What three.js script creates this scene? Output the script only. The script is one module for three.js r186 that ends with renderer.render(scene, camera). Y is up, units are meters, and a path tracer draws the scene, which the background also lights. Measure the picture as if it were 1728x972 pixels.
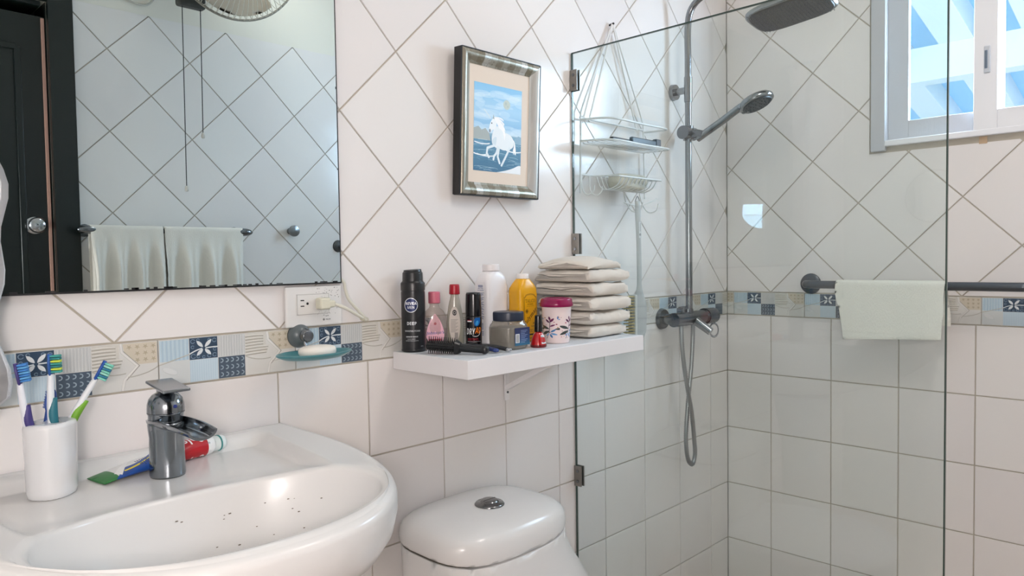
import * as THREE from 'three';
import { RoundedBoxGeometry } from 'three/addons/geometries/RoundedBoxGeometry.js';
import { mergeGeometries, mergeVertices, toCreasedNormals } from 'three/addons/utils/BufferGeometryUtils.js';
import { RectAreaLightUniformsLib } from 'three/addons/lights/RectAreaLightUniformsLib.js';
import { Brush, Evaluator, SUBTRACTION } from 'three-bvh-csg';

// ---------------------------------------------------------------- camera, sky, light, exposure
const scene = new THREE.Scene();
const camera = new THREE.PerspectiveCamera(2 * Math.atan(486 / 1237.743) * 180 / Math.PI, 1728 / 972, 0.02, 60);
camera.position.set(-2.4224, 1.1821, 1.2812);
camera.rotation.set(-0.0389, -0.7987, -0.0146, 'YXZ');
scene.add(camera);
const renderer = new THREE.WebGLRenderer({ antialias: true });
renderer.toneMapping = THREE.LinearToneMapping;
renderer.toneMappingExposure = 1.0;
renderer.shadowMap.enabled = true;
RectAreaLightUniformsLib.init();
scene.background = new THREE.Color().setRGB(2.1, 2.2, 2.3);

// daylight entering through the sliding window in the right wall
const daylight = new THREE.RectAreaLight(new THREE.Color().setRGB(0.93, 0.98, 1.08), 30, 0.56, 0.5);
daylight.position.set(0.075, 1.775, 0.79);
daylight.lookAt(-1, 1.775, 0.79);
scene.add(daylight);

// ---------------------------------------------------------------- helpers
const Y0 = 1.2;                       // height of the horizontal row line that the tile grid is counted from
let seed = 7;
const rnd = () => { seed = (seed * 1664525 + 1013904223) >>> 0; return seed / 4294967296; };
const rr = (a, b) => a + (b - a) * rnd();
const V = (x, y, z) => new THREE.Vector3(x, y, z);
const lerp = (a, b, t) => a + (b - a) * t;
const smooth = (a, b, x) => { const t = Math.min(1, Math.max(0, (x - a) / (b - a))); return t * t * (3 - 2 * t); };
const used = new Map();
function numbered(n) { const k = used.get(n) || 0; used.set(n, k + 1); return k ? n + '_' + String(k).padStart(3, '0') : n; }
function mat(hex, rough = 0.5, o = {}) {
  const m = new THREE.MeshPhysicalMaterial({ color: hex, roughness: rough, ...o });
  return m;
}
function mesh(name, geo, m, parent) {
  const o = new THREE.Mesh(geo, m); o.name = name; o.castShadow = o.receiveShadow = true; parent.add(o); return o;
}
function thing(name, label, category, pos = [0, 0, 0], turn = 0, group) {
  const o = new THREE.Group(); o.name = numbered(name); o.position.set(...pos); o.rotation.y = turn;
  o.userData = { label, category }; if (group) o.userData.group = group; scene.add(o); return o;
}
function struct(name, label, category) {
  const o = new THREE.Group(); o.name = name; o.userData = { kind: 'structure', label, category }; scene.add(o); return o;
}
const G = {
  box: (w, h, d, x = 0, y = 0, z = 0) => new THREE.BoxGeometry(w, h, d).translate(x, y, z),
  rbox: (w, h, d, r, x = 0, y = 0, z = 0, s = 2) => new RoundedBoxGeometry(w, h, d, s, r).translate(x, y, z),
  cyl: (r0, r1, h, x = 0, y = 0, z = 0, s = 32) => new THREE.CylinderGeometry(r0, r1, h, s).translate(x, y, z),
  lathe: (pts, s = 40) => new THREE.LatheGeometry(pts.map((p) => new THREE.Vector2(p[0], p[1])), s),
  tube: (pts, r, n = 40, s = 8, closed = false) => new THREE.TubeGeometry(new THREE.CatmullRomCurve3(pts.map((p) => V(...p)), closed, 'catmullrom', 0.5), n, r, s, closed),
  poly: (pts, r, s = 8) => { // straight-sided wire
    const c = new THREE.CurvePath(); for (let i = 0; i + 1 < pts.length; i++) c.add(new THREE.LineCurve3(V(...pts[i]), V(...pts[i + 1])));
    return new THREE.TubeGeometry(c, Math.max(2, (pts.length - 1) * 6), r, s);
  },
  rod: (a, b, r0, r1 = r0, s = 16) => {
    const A = V(...a), B = V(...b), d = B.clone().sub(A);
    return new THREE.CylinderGeometry(r1, r0, d.length(), s).applyQuaternion(new THREE.Quaternion().setFromUnitVectors(V(0, 1, 0), d.normalize())).translate((a[0] + b[0]) / 2, (a[1] + b[1]) / 2, (a[2] + b[2]) / 2);
  },
};
function caps(g) { // round wire ends
  return g;
}
const join = (list) => mergeGeometries(list.map((g) => { const q = g.index ? g.toNonIndexed() : g; for (const k of Object.keys(q.attributes)) if (!['position', 'normal', 'uv'].includes(k)) q.deleteAttribute(k); return q; }));
// closed loops of points [x,y,z] stacked into a solid; ends are closed
function loft(rings, closeA = true, closeB = true) {
  const n = rings[0].length, pos = [], uv = [], idx = [];
  rings.forEach((r, i) => { r.forEach((p, j) => { pos.push(...p); uv.push(j / n, i / (rings.length - 1)); }); });
  for (let i = 0; i + 1 < rings.length; i++) for (let j = 0; j < n; j++) {
    const a = i * n + j, b = i * n + (j + 1) % n, c = a + n, d = b + n; idx.push(a, b, d, a, d, c);
  }
  const cap = (ring, base, flip) => {
    const c = ring.reduce((s, p) => [s[0] + p[0] / n, s[1] + p[1] / n, s[2] + p[2] / n], [0, 0, 0]);
    const nn = V(0, 0, 0); for (let j = 0; j < n; j++) { const p = ring[j], q = ring[(j + 1) % n]; nn.add(V(p[0] - c[0], p[1] - c[1], p[2] - c[2]).cross(V(q[0] - c[0], q[1] - c[1], q[2] - c[2]))); }
    nn.normalize(); const t = Math.abs(nn.y) > 0.8 ? V(1, 0, 0) : V(0, 1, 0), e1 = t.clone().cross(nn).normalize(), e2 = nn.clone().cross(e1);
    const flat = ring.map((p) => new THREE.Vector2((p[0] - c[0]) * e1.x + (p[1] - c[1]) * e1.y + (p[2] - c[2]) * e1.z, (p[0] - c[0]) * e2.x + (p[1] - c[1]) * e2.y + (p[2] - c[2]) * e2.z));
    for (const f of THREE.ShapeUtils.triangulateShape(flat, [])) flip ? idx.push(base + f[2], base + f[1], base + f[0]) : idx.push(base + f[0], base + f[1], base + f[2]);
  };
  if (closeA) cap(rings[0], 0, true);
  if (closeB) cap(rings[rings.length - 1], (rings.length - 1) * n, false);
  const g = new THREE.BufferGeometry();
  g.setAttribute('position', new THREE.Float32BufferAttribute(pos, 3)); g.setAttribute('uv', new THREE.Float32BufferAttribute(uv, 2)); g.setIndex(idx);
  g.computeVertexNormals(); return g;
}
function superEllipse(a, b, n, count, cx = 0, cz = 0, y = 0) {
  const out = []; for (let i = 0; i < count; i++) { const t = -i / count * Math.PI * 2, c = Math.cos(t), s = Math.sin(t); out.push([cx + a * Math.sign(c) * Math.abs(c) ** (2 / n), y, cz + b * Math.sign(s) * Math.abs(s) ** (2 / n)]); } return out;
}
// value noise in three dimensions
const hash = (x, y, z) => { let h = (x * 374761393 + y * 668265263 + z * 2147483647) | 0; h = Math.imul(h ^ (h >>> 13), 1274126177); return ((h ^ (h >>> 16)) >>> 0) / 4294967296; };
function noise(x, y, z = 0) {
  const xi = Math.floor(x), yi = Math.floor(y), zi = Math.floor(z), f = (t) => t * t * (3 - 2 * t), u = f(x - xi), v = f(y - yi), w = f(z - zi);
  const L = (a, b, t) => a + (b - a) * t;
  return L(L(L(hash(xi, yi, zi), hash(xi + 1, yi, zi), u), L(hash(xi, yi + 1, zi), hash(xi + 1, yi + 1, zi), u), v), L(L(hash(xi, yi, zi + 1), hash(xi + 1, yi, zi + 1), u), L(hash(xi, yi + 1, zi + 1), hash(xi + 1, yi + 1, zi + 1), u), v), w) * 2 - 1;
}
function noiseTexture(size, cells, fine, amp = 1, repeat = 1) { // tiling grey noise for relief
  const d = new Uint8Array(size * size * 4), per = (x, y, c) => { const xi = Math.floor(x), yi = Math.floor(y), f = (t) => t * t * (3 - 2 * t), u = f(x - xi), v = f(y - yi), h = (a, b) => hash(((a % c) + c) % c, ((b % c) + c) % c, c); return lerp(lerp(h(xi, yi), h(xi + 1, yi), u), lerp(h(xi, yi + 1), h(xi + 1, yi + 1), u), v); };
  for (let y = 0; y < size; y++) for (let x = 0; x < size; x++) {
    const q = per(x / size * cells, y / size * cells, cells) * (1 - fine) + per(x / size * cells * 6, y / size * cells * 6, cells * 6) * fine, o = (y * size + x) * 4;
    d[o] = d[o + 1] = d[o + 2] = Math.round(255 * (0.5 + (q - 0.5) * amp)); d[o + 3] = 255;
  }
  const t = new THREE.DataTexture(d, size, size); t.wrapS = t.wrapT = THREE.RepeatWrapping; t.magFilter = THREE.LinearFilter; t.repeat.set(repeat, repeat); t.needsUpdate = true; return t;
}
function canvasTex(w, h, draw) {
  const c = document.createElement('canvas'); c.width = w; c.height = h; const g = c.getContext('2d'); draw(g, w, h);
  const t = new THREE.CanvasTexture(c); t.colorSpace = THREE.SRGBColorSpace; t.anisotropy = 4; return t;
}
function bumpCanvas(w, h, draw) { const t = canvasTex(w, h, draw); t.colorSpace = THREE.NoColorSpace; return t; }

// ---------------------------------------------------------------- materials of the room
const waves = noiseTexture(256, 5, 0.12, 1, 3.2);
const tileMats = ['#ebe7e4', '#e9e5e3', '#ece9e6'].map((c) => mat(c, 0.16, { bumpMap: waves, bumpScale: 0.0007, specularIntensity: 0.9 }));
const tileMat = () => tileMats[Math.floor(rnd() * 3)];
const M = {
  grout: mat('#bfb7a8', 0.9), paint: mat('#e6e3d8', 0.75), ceiling: mat('#eceae4', 0.85), glaze: mat('#e8e5e2', 0.2),
  chrome: mat('#b9bcc0', 0.12, { metalness: 1 }), darkChrome: mat('#7c8085', 0.2, { metalness: 1 }), steel: mat('#8e9092', 0.3, { metalness: 1 }),
  ceramic: mat('#dfdedc', 0.2, { specularIntensity: 0.8 }),
  white: mat('#eceaea', 0.35), black: mat('#131315', 0.35), rubber: mat('#20211f', 0.6),
};

// ---------------------------------------------------------------- tiled walls
const P = 0.203, H = P / Math.SQRT2, BORD = 0.0811, TOP = 0.885, GAP = 0.0032;
function clipRect(poly, x0, x1, y0, y1) {
  const cut = (pts, inside, cross) => { const out = []; pts.forEach((p, i) => { const q = pts[(i + 1) % pts.length], a = inside(p), b = inside(q); if (a) out.push(p); if (a !== b) out.push(cross(p, q)); }); return out; };
  const atX = (X) => (p, q) => [X, p[1] + (q[1] - p[1]) * (X - p[0]) / (q[0] - p[0])], atY = (Yv) => (p, q) => [p[0] + (q[0] - p[0]) * (Yv - p[1]) / (q[1] - p[1]), Yv];
  let r = poly; r = cut(r, (p) => p[0] >= x0, atX(x0)); if (r.length) r = cut(r, (p) => p[0] <= x1, atX(x1)); if (r.length) r = cut(r, (p) => p[1] >= y0, atY(y0)); if (r.length) r = cut(r, (p) => p[1] <= y1, atY(y1));
  return r;
}
const area = (p) => Math.abs(p.reduce((s, a, i) => { const b = p[(i + 1) % p.length]; return s + a[0] * b[1] - b[0] * a[1]; }, 0)) / 2;
function tileGeo(poly) { // front face at z = 0, eased edges
  const clean = poly.filter((p, i) => { const q = poly[(i + 1) % poly.length]; return Math.hypot(p[0] - q[0], p[1] - q[1]) > 1e-4; });
  const s = new THREE.Shape(clean.map((p) => new THREE.Vector2(p[0], p[1])));
  const b = 0.0009, g = new THREE.ExtrudeGeometry(s, { depth: 0.006, bevelEnabled: true, bevelSize: b, bevelOffset: -b, bevelThickness: b, bevelSegments: 1 });
  return g.translate(0, 0, -0.006 - b);
}
const placeOn = { back: (g) => g, right: (g) => g.rotateY(-Math.PI / 2), front: (g) => g.rotateY(Math.PI).translate(0, 0, 1.57) };
// a0..a1 is the range along the wall, ag the diagonal grid's offset, ay its height offset
function diamonds(parent, side, a0, a1, y0, y1, ag, ay, holes = []) {
  const d = (P - GAP) / Math.SQRT2, cN = [Math.floor((a0 - ag) / H) - 1, Math.ceil((a1 - ag) / H) + 1], rN = [Math.floor((y0 - ay) / H) - 1, Math.ceil((y1 - ay) / H) + 1];
  for (let c = cN[0]; c <= cN[1]; c++) for (let r = rN[0]; r <= rN[1]; r++) {
    if (((c + r) % 2 + 2) % 2 === 0) continue;
    const x = ag + c * H, y = ay + r * H, poly = clipRect([[x - d, y], [x, y - d], [x + d, y], [x, y + d]], a0, a1, y0, y1);
    if (poly.length < 3 || area(poly) < 0.0002) continue;
    let g = tileGeo(poly), drop = false;
    for (const h of holes) {
      const inside = clipRect(poly, h[0], h[1], h[2], h[3]);
      if (inside.length < 3 || area(inside) < 1e-5) continue;
      if (area(inside) > area(poly) - 0.0002) { drop = true; break; }
      const A = new Brush(g), B = new Brush(new THREE.BoxGeometry(h[1] - h[0], h[3] - h[2], 0.1).translate((h[0] + h[1]) / 2, (h[2] + h[3]) / 2, 0));
      A.updateMatrixWorld(); B.updateMatrixWorld(); const e = new Evaluator(); e.useGroups = false; g = e.evaluate(A, B, SUBTRACTION).geometry; g.clearGroups();
    }
    if (drop) continue;
    mesh('tile', placeOn[side](g.translate(0, Y0, 0)), tileMat(), parent);
  }
}
function squares(parent, side, a0, a1, ag, rows) {
  const top = -H - BORD, n0 = Math.floor((a0 - ag) / P) - 1, n1 = Math.ceil((a1 - ag) / P);
  for (let k = 0; k < rows; k++) for (let c = n0; c <= n1; c++) {
    const x = ag + c * P, y1 = top - k * P - GAP / 2, y0 = Math.max(top - (k + 1) * P + GAP / 2, -Y0), poly = clipRect([[x + GAP / 2, y0], [x + P - GAP / 2, y0], [x + P - GAP / 2, y1], [x + GAP / 2, y1]], a0, a1, -Y0, 0);
    if (poly.length < 3 || area(poly) < 0.0004) continue;
    mesh('tile', placeOn[side](tileGeo(poly).translate(0, Y0, 0)), tileMat(), parent);
  }
}
// the patterned border: one printed and embossed strip tile, 250 x 81 mm, repeated
const BW = 1000, BH = 324;
function borderArt(g, relief) {
  const C = (col, z) => { g.fillStyle = relief ? `rgb(${z},${z},${z})` : col; g.strokeStyle = g.fillStyle; };
  C('#d6d5d0', 120); g.fillRect(0, 0, BW, BH);
  // column 0: pale blue ribbed square, plain below
  C('#b9ccd6', 120); g.fillRect(4, 6, 194, 150); for (let i = 0; i < 14; i++) { C(i % 2 ? '#a9c3d3' : '#c0d4de', i % 2 ? 95 : 150); g.fillRect(8 + i * 13.6, 8, 7, 146); }
  C('#cfd3d2', 125); g.fillRect(4, 160, 194, 158);
  // column 1: navy square with white four-petalled flower; pale blue below
  C('#33475c', 110); g.fillRect(202, 4, 196, 156);
  C('#788da0', 135); g.lineWidth = 5; for (const [x, y, r] of [[226, 28, 14], [262, 22, 10], [376, 30, 13], [340, 24, 9], [224, 70, 10], [228, 136, 15], [262, 140, 10], [300, 146, 9], [338, 140, 12], [376, 136, 13], [378, 96, 10]]) { g.beginPath(); g.arc(x, y, r, 0.4, 6.0); g.stroke(); }
  C('#dfe3e4', 190); for (const [a, l] of [[-2.3, 76], [-0.85, 82], [0.8, 72], [2.35, 72]]) { g.save(); g.translate(302, 82); g.rotate(a); g.beginPath(); g.moveTo(8, 0); g.quadraticCurveTo(l * 0.55, -26, l, 0); g.quadraticCurveTo(l * 0.55, 26, 8, 0); g.fill(); g.restore(); }
  C('#dfe3e4', 190); g.lineWidth = 9; g.beginPath(); g.moveTo(202, 118); g.quadraticCurveTo(260, 84, 300, 84); g.quadraticCurveTo(350, 78, 398, 80); g.stroke();
  C('#33475c', 120); g.beginPath(); g.arc(302, 82, 11, 0, 7); g.fill();
  C('#bccfda', 120); g.fillRect(202, 162, 196, 158); for (let i = 0; i < 12; i++) { C('#c6d6df', 132); g.fillRect(208 + i * 16, 164, 6, 152); }
  // column 2: grey ribbed square above navy square with crescents
  C('#c2c4c3', 120); g.fillRect(402, 4, 196, 154); for (let i = 0; i < 10; i++) { C('#d2d3d1', 165); g.fillRect(412 + i * 19, 6, 8, 150); }
  C('#4b5967', 105); g.fillRect(402, 162, 196, 158); C('#98a7b2', 140); g.lineWidth = 7; for (let r = 0; r < 3; r++) for (let c = 0; c < 5; c++) { g.beginPath(); g.arc(422 + c * 38, 188 + r * 52, 13, -1.8, 2.0); g.stroke(); }
  // column 3 and 4: cream waves with a pointed edge, beige stars, stem and leaf below
  C('#cfccc3', 120); g.fillRect(602, 4, 160, 160);
  for (let i = 0; i < 7; i++) { C('#dedbd3', 190); g.lineWidth = 9; g.beginPath(); g.moveTo(602, 22 + i * 23); g.quadraticCurveTo(690, 16 + i * 23, 744 + (i > 3 ? 40 - (i - 4) * 8 : 0), 20 + i * 22); g.stroke(); C('#aba699', 70); g.lineWidth = 5; g.beginPath(); g.moveTo(602, 33 + i * 23); g.quadraticCurveTo(690, 27 + i * 23, 740 + (i > 3 ? 40 - (i - 4) * 8 : 0), 31 + i * 22); g.stroke(); }
  C('#cdc4b2', 120); g.beginPath(); g.moveTo(782, 4); g.lineTo(996, 4); g.lineTo(996, 150); g.lineTo(880, 150); g.lineTo(792, 58); g.fill();
  C('#b3a78f', 90); for (let r = 0; r < 3; r++) for (let c = 0; c < 4; c++) { if (c === 0 && r > 0) continue; const x = 822 + c * 50, y = 30 + r * 45; g.beginPath(); for (let k = 0; k < 10; k++) { const q = k / 10 * Math.PI * 2 + 0.3, R = k % 2 ? 7 : 19; g.lineTo(x + R * Math.cos(q), y + R * Math.sin(q)); } g.fill(); }
  C('#e2e0db', 215); g.lineWidth = 15; g.lineJoin = 'round'; g.beginPath(); g.moveTo(772, 0); g.lineTo(778, 60); g.lineTo(872, 160); g.lineTo(790, 250); g.lineTo(776, 322); g.stroke();
  C('#a49f94', 80); g.lineWidth = 4; g.beginPath(); g.moveTo(788, 54); g.lineTo(884, 160); g.lineTo(802, 252); g.stroke();
  C('#bdb9b0', 180); g.lineWidth = 7; g.beginPath(); g.moveTo(602, 172); g.quadraticCurveTo(690, 222, 800, 204); g.stroke(); g.beginPath(); g.moveTo(812, 232); g.quadraticCurveTo(930, 226, 1000, 176); g.stroke(); g.beginPath(); g.moveTo(0, 176); g.quadraticCurveTo(90, 150, 202, 118); g.stroke();
  C('#d9dcdb', 185); g.save(); g.translate(70, 224); g.rotate(0.45); g.beginPath(); g.ellipse(0, 0, 52, 20, 0, 0, 7); g.fill(); g.restore();
}
const borderMat = mat('#ffffff', 0.3, { map: canvasTex(BW, BH, (g) => borderArt(g, false)), bumpMap: bumpCanvas(BW, BH, (g) => borderArt(g, true)), bumpScale: 0.0022 });
function border(parent, side, a0, a1, first) {
  const T = 0.253, n0 = Math.floor((a0 - first) / T), n1 = Math.ceil((a1 - first) / T);
  for (let k = n0; k < n1; k++) {
    const x = first + k * T, yb = -H - BORD + GAP / 2, poly = clipRect([[x, yb], [x + 0.2515, yb], [x + 0.2515, -H - GAP / 2], [x, -H - GAP / 2]], a0, a1, -Y0, 1);
    if (poly.length < 3 || area(poly) < 1e-4) continue;
    const g = tileGeo(poly).translate(0, 0, 0.001), p = g.attributes.position, uv = g.attributes.uv;
    for (let i = 0; i < p.count; i++) uv.setXY(i, (p.getX(i) - x) / 0.2515, (p.getY(i) - yb) / (BORD - GAP));
    mesh('border_tile', placeOn[side](g.translate(0, Y0, 0)), borderMat, parent);
  }
}
const XL = -2.85, ZF = 1.57, CEIL = 2.62, TH = 0.14;
const wallBack = struct('wall_back', 'white tiled wall behind the basin with diagonal tiles above a patterned border', 'wall');
mesh('grout', G.box(-XL, Y0 + TOP - 0.004, 0.02, XL / 2, (Y0 + TOP - 0.004) / 2, -0.0135), M.grout, wallBack);
mesh('masonry', G.box(-XL + TH * 2, CEIL, TH, XL / 2, CEIL / 2, -0.0235 - TH / 2), M.paint, wallBack);
mesh('painted_band', G.box(-XL, CEIL - Y0 - TOP, 0.022, XL / 2, (CEIL + Y0 + TOP) / 2, -0.0135), M.paint, wallBack);
diamonds(wallBack, 'back', XL, -0.001, -H + GAP / 2, TOP, -1.5957, 0);
border(wallBack, 'back', XL, -0.001, -1.959);
squares(wallBack, 'back', XL, -0.001, -1.3377, 5);

// window opening in the right wall: z 0.50..1.08, y (above the grid line) 0.315..0.90
const WZ0 = 0.493, WZ1 = 1.085, WY0 = Y0 + 0.312, WY1 = Y0 + 0.86;
const wallRight = struct('wall_right', 'white tiled shower wall with the window and towel bar', 'wall');
const rightSlab = (x0, x1, name, m) => { // a slab with the window hole
  const w = x1 - x0, x = (x0 + x1) / 2, top = name === 'masonry' ? CEIL : Y0 + TOP - 0.004, z0 = name === 'masonry' ? -TH - 0.02 : 0, z1 = ZF + (name === 'masonry' ? TH : 0);
  mesh(name, join([G.box(w, WY0, z1 - z0, x, WY0 / 2, (z0 + z1) / 2), G.box(w, top - WY0, WZ0 - z0, x, (WY0 + top) / 2, (z0 + WZ0) / 2), G.box(w, top - WY0, z1 - WZ1, x, (WY0 + top) / 2, (z1 + WZ1) / 2), G.box(w, top - WY1, WZ1 - WZ0, x, (WY1 + top) / 2, (WZ0 + WZ1) / 2)]), m, wallRight);
};
rightSlab(0.0035, 0.0235, 'grout', M.grout);
rightSlab(0.0235, 0.0235 + TH, 'masonry', M.paint);
mesh('painted_band', G.box(0.022, CEIL - Y0 - TOP, ZF, 0.0135, (CEIL + Y0 + TOP) / 2, ZF / 2), M.paint, wallRight);
diamonds(wallRight, 'right', 0.001, ZF, -H + GAP / 2, TOP, 0.0181, 0, [[WZ0 - 0.012, WZ1 + 0.012, 0.292, 0.875]]);
border(wallRight, 'right', 0.001, ZF, 0.027 - 0.253);
squares(wallRight, 'right', 0.001, ZF, 0.1624, 5);

// wall opposite the mirror, with the doorway
const DX0 = -2.36, DX1 = -1.722, DTOP = 2.06;
const wallFront = struct('wall_front', 'tiled wall across from the mirror, cream paint above the tiles', 'wall');
{
  const z = ZF + 0.0035 + 0.01, bx = (x0, x1, y0, y1, zc, d) => G.box(x1 - x0, y1 - y0, d, (x0 + x1) / 2, (y0 + y1) / 2, zc);
  mesh('grout', join([bx(DX1, 0, 0, Y0 + 0.881, z, 0.02), bx(XL, DX0, 0, Y0 + 0.881, z, 0.02)]), M.grout, wallFront);
  mesh('painted_band', join([bx(DX1, 0, Y0 + 0.885, CEIL, z, 0.022), bx(XL, DX0, Y0 + 0.885, CEIL, z, 0.022), bx(DX0, DX1, DTOP, CEIL, z, 0.022)]), M.paint, wallFront);
  mesh('masonry', join([bx(DX1, TH, 0, CEIL, ZF + 0.0235 + 0.06, 0.12), bx(XL - TH, DX0, 0, CEIL, ZF + 0.0235 + 0.06, 0.12), bx(DX0, DX1, DTOP, CEIL, ZF + 0.0235 + 0.06, 0.12)]), M.paint, wallFront);
  mesh('lower_tiling', join([bx(DX1 + 0.078, 0, 0.01, Y0 - H, ZF + 0.0012, 0.005), bx(XL, DX0 - 0.078, 0.01, Y0 + 0.88, ZF + 0.0012, 0.005)]), M.glaze, wallFront);
  diamonds(wallFront, 'front', 0.002, 1.644, -H, 0.885, 1.5405, 0.741);
}
const wallLeft = struct('wall_left', 'plain white glazed wall at the basin end of the room', 'wall');
mesh('masonry', G.box(TH, CEIL, ZF + 0.02, XL - TH / 2, CEIL / 2, ZF / 2), M.glaze, wallLeft);
const floor = struct('floor', 'grey tiled bathroom floor', 'floor');
mesh('screed', G.box(-XL + TH * 2, 0.1, ZF + 2.2, XL / 2, -0.056, ZF / 2 + 0.7), M.grout, floor);
for (let i = 0; i < 10; i++) for (let j = 0; j < 6; j++) { const x0 = -2.84 + i * 0.3, z0 = 0.002 + j * 0.3, z1 = Math.min(z0 + 0.296, ZF), x1 = Math.min(x0 + 0.296, -0.002); if (z1 - z0 > 0.02 && x1 - x0 > 0.02) mesh('floor_tile', G.box(x1 - x0, 0.008, z1 - z0, (x0 + x1) / 2, -0.004, (z0 + z1) / 2), M.floorTile ??= mat('#dfcdbf', 0.3), floor); }
const ceiling = struct('ceiling', 'plain white ceiling', 'ceiling');
mesh('slab', G.box(-XL + TH * 2, 0.1, ZF + TH * 2 + 1.8, XL / 2, CEIL + 0.05, ZF / 2 + 0.8), M.ceiling, ceiling);

// ---------------------------------------------------------------- ceiling lamp (above the frame)
{
  const t = thing('ceiling_lamp', 'round flush ceiling lamp with a warm white diffuser', 'lamp', [-1.05, CEIL, 1.12]);
  mesh('lamp_base', G.cyl(0.17, 0.175, 0.03, 0, -0.0155, 0, 48), M.white, t);
  mesh('diffuser', G.lathe([[0, -0.075], [0.07, -0.072], [0.12, -0.06], [0.15, -0.04], [0.155, -0.031], [0, -0.031]]), mat('#fff4e6', 0.4, { emissive: new THREE.Color().setRGB(1, 0.9, 0.8), emissiveIntensity: 2 }), t);
  const l = new THREE.RectAreaLight(new THREE.Color().setRGB(1.0, 0.92, 0.87), 30, 0.27, 0.27);
  l.position.set(-1.05, CEIL - 0.085, 1.12); l.lookAt(-1.05, 0, 1.12); scene.add(l);
}

// ---------------------------------------------------------------- window
{
  const w = new THREE.Group(); w.name = 'window_1'; w.userData = { kind: 'structure', label: 'white aluminium sliding window with two sashes high in the shower wall', category: 'window' }; scene.add(w);
  const alu = mat('#f2f3f6', 0.35), worn = mat('#eceff4', 0.6, { bumpMap: noiseTexture(128, 24, 0.5, 1, 14), bumpScale: 0.0012 }), pane = mat('#eaf6ff', 0.02, { transmission: 1, thickness: 0, ior: 1.5 });
  const y0 = WY0, y1 = WY1, yc = (y0 + y1) / 2, hh = y1 - y0;
  // fixed frame, standing a little proud of the tiles
  mesh('frame_jamb', G.rbox(0.05, hh + 0.03, 0.042, 0.003, 0.012, yc, WZ0 + 0.016), worn, w);
  mesh('frame_jamb', G.rbox(0.05, hh + 0.03, 0.042, 0.003, 0.012, yc, WZ1 - 0.016), alu, w);
  mesh('frame_sill', G.rbox(0.05, 0.018, WZ1 - WZ0 - 0.07, 0.003, 0.012, y0 + 0.007, (WZ0 + WZ1) / 2), alu, w);
  mesh('frame_head', G.rbox(0.05, 0.03, WZ1 - WZ0 - 0.07, 0.003, 0.012, y1 - 0.013, (WZ0 + WZ1) / 2), alu, w);
  const sash = (za, zb, x, ya, m1, m2) => {
    const s = new THREE.Group(); s.name = 'sash'; w.add(s);
    const top = y1 - 0.03, bw = 0.056, sw = 0.058;
    mesh('stile', G.rbox(0.018, top - ya, sw, 0.002, x, (ya + top) / 2, za + sw / 2), m1, s);
    mesh('stile', G.rbox(0.018, top - ya, sw, 0.002, x, (ya + top) / 2, zb - sw / 2), m2, s);
    mesh('rail', G.rbox(0.018, bw, zb - za - 2 * sw, 0.002, x, ya + bw / 2, (za + zb) / 2), m1, s);
    mesh('rail', G.rbox(0.018, 0.04, zb - za - 2 * sw, 0.002, x, top - 0.02, (za + zb) / 2), m2, s);
    mesh('pane', G.box(0.004, top - ya - bw - 0.038, zb - za - 2 * sw + 0.004, x + 0.002, (ya + bw + top - 0.04) / 2, (za + zb) / 2), pane, s);
    return s;
  };
  sash(WZ0 + 0.037, 0.83, 0.022, y0 + 0.016, worn, alu);
  mesh('tape_patch', G.box(0.0012, 0.02, 0.02, -0.0008, Y0 + 0.299, 0.785), mat('#c3a88a', 0.8), w);
  const s2 = sash(0.762, WZ1 - 0.037, -0.002, y0 + 0.012, alu, alu);
  mesh('latch', G.rbox(0.006, 0.075, 0.016, 0.0028, -0.0125, Y0 + 0.52, 0.795), mat('#c9ced4', 0.35), s2);
  mesh('latch_slot', G.rbox(0.003, 0.05, 0.007, 0.0012, -0.0165, Y0 + 0.52, 0.793), mat('#6c7a88', 0.5), s2);
}
// what the window looks out on: a white pergola roof over a pale wall
{
  const white = mat('#f1f4f6', 0.6), t = thing('pergola', 'white slatted pergola roof outside the window', 'pergola', [0, 0, 0]);
  const sl = 0.2, yAt = (x) => 2.62 - sl * x;
  for (let k = 0; k < 15; k++) { const z = -2.4 + k * 0.34, a = [0.3, yAt(0.3), z], b = [4.2, yAt(4.2), z]; const g = G.box(3.98, 0.13, 0.15).rotateZ(-Math.atan(sl)).translate((a[0] + b[0]) / 2, (a[1] + b[1]) / 2, z); mesh('rafter', g, white, t); }
  for (const x of [1.75, 3.5]) mesh('beam', G.box(0.12, 0.17, 5.4, x, yAt(x) - 0.14, -0.1), white, t);
  for (const z of [-2.6, 2.4]) mesh('post', G.box(0.12, yAt(3.5) - 0.2, 0.12, 3.5, (yAt(3.5) - 0.2) / 2, z), white, t);
  mesh('roof_sheet', G.box(4.0, 0.006, 5.4).rotateZ(-Math.atan(sl)).translate(2.25, yAt(2.25) + 0.085, -0.1), mat('#c2e1f2', 0.8, { transmission: 0.55, thickness: 0 }), t);
  const wl = thing('garden_wall', 'pale plastered garden wall beyond the pergola', 'wall', [0, 0, 0]);
  mesh('plaster', G.box(0.2, 1.6, 9, 5.2, 0.8, 0), mat('#dfe8ee', 0.8), wl); mesh('coping', G.box(0.3, 0.06, 9, 5.2, 1.63, 0), white, wl);
  const pf = struct('floor_patio', 'pale patio paving outside the window', 'floor'); mesh('paving', G.box(6, 0.1, 9, 3.2, -0.1, 0), mat('#d8d6cf', 0.8), pf);
}

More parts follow.
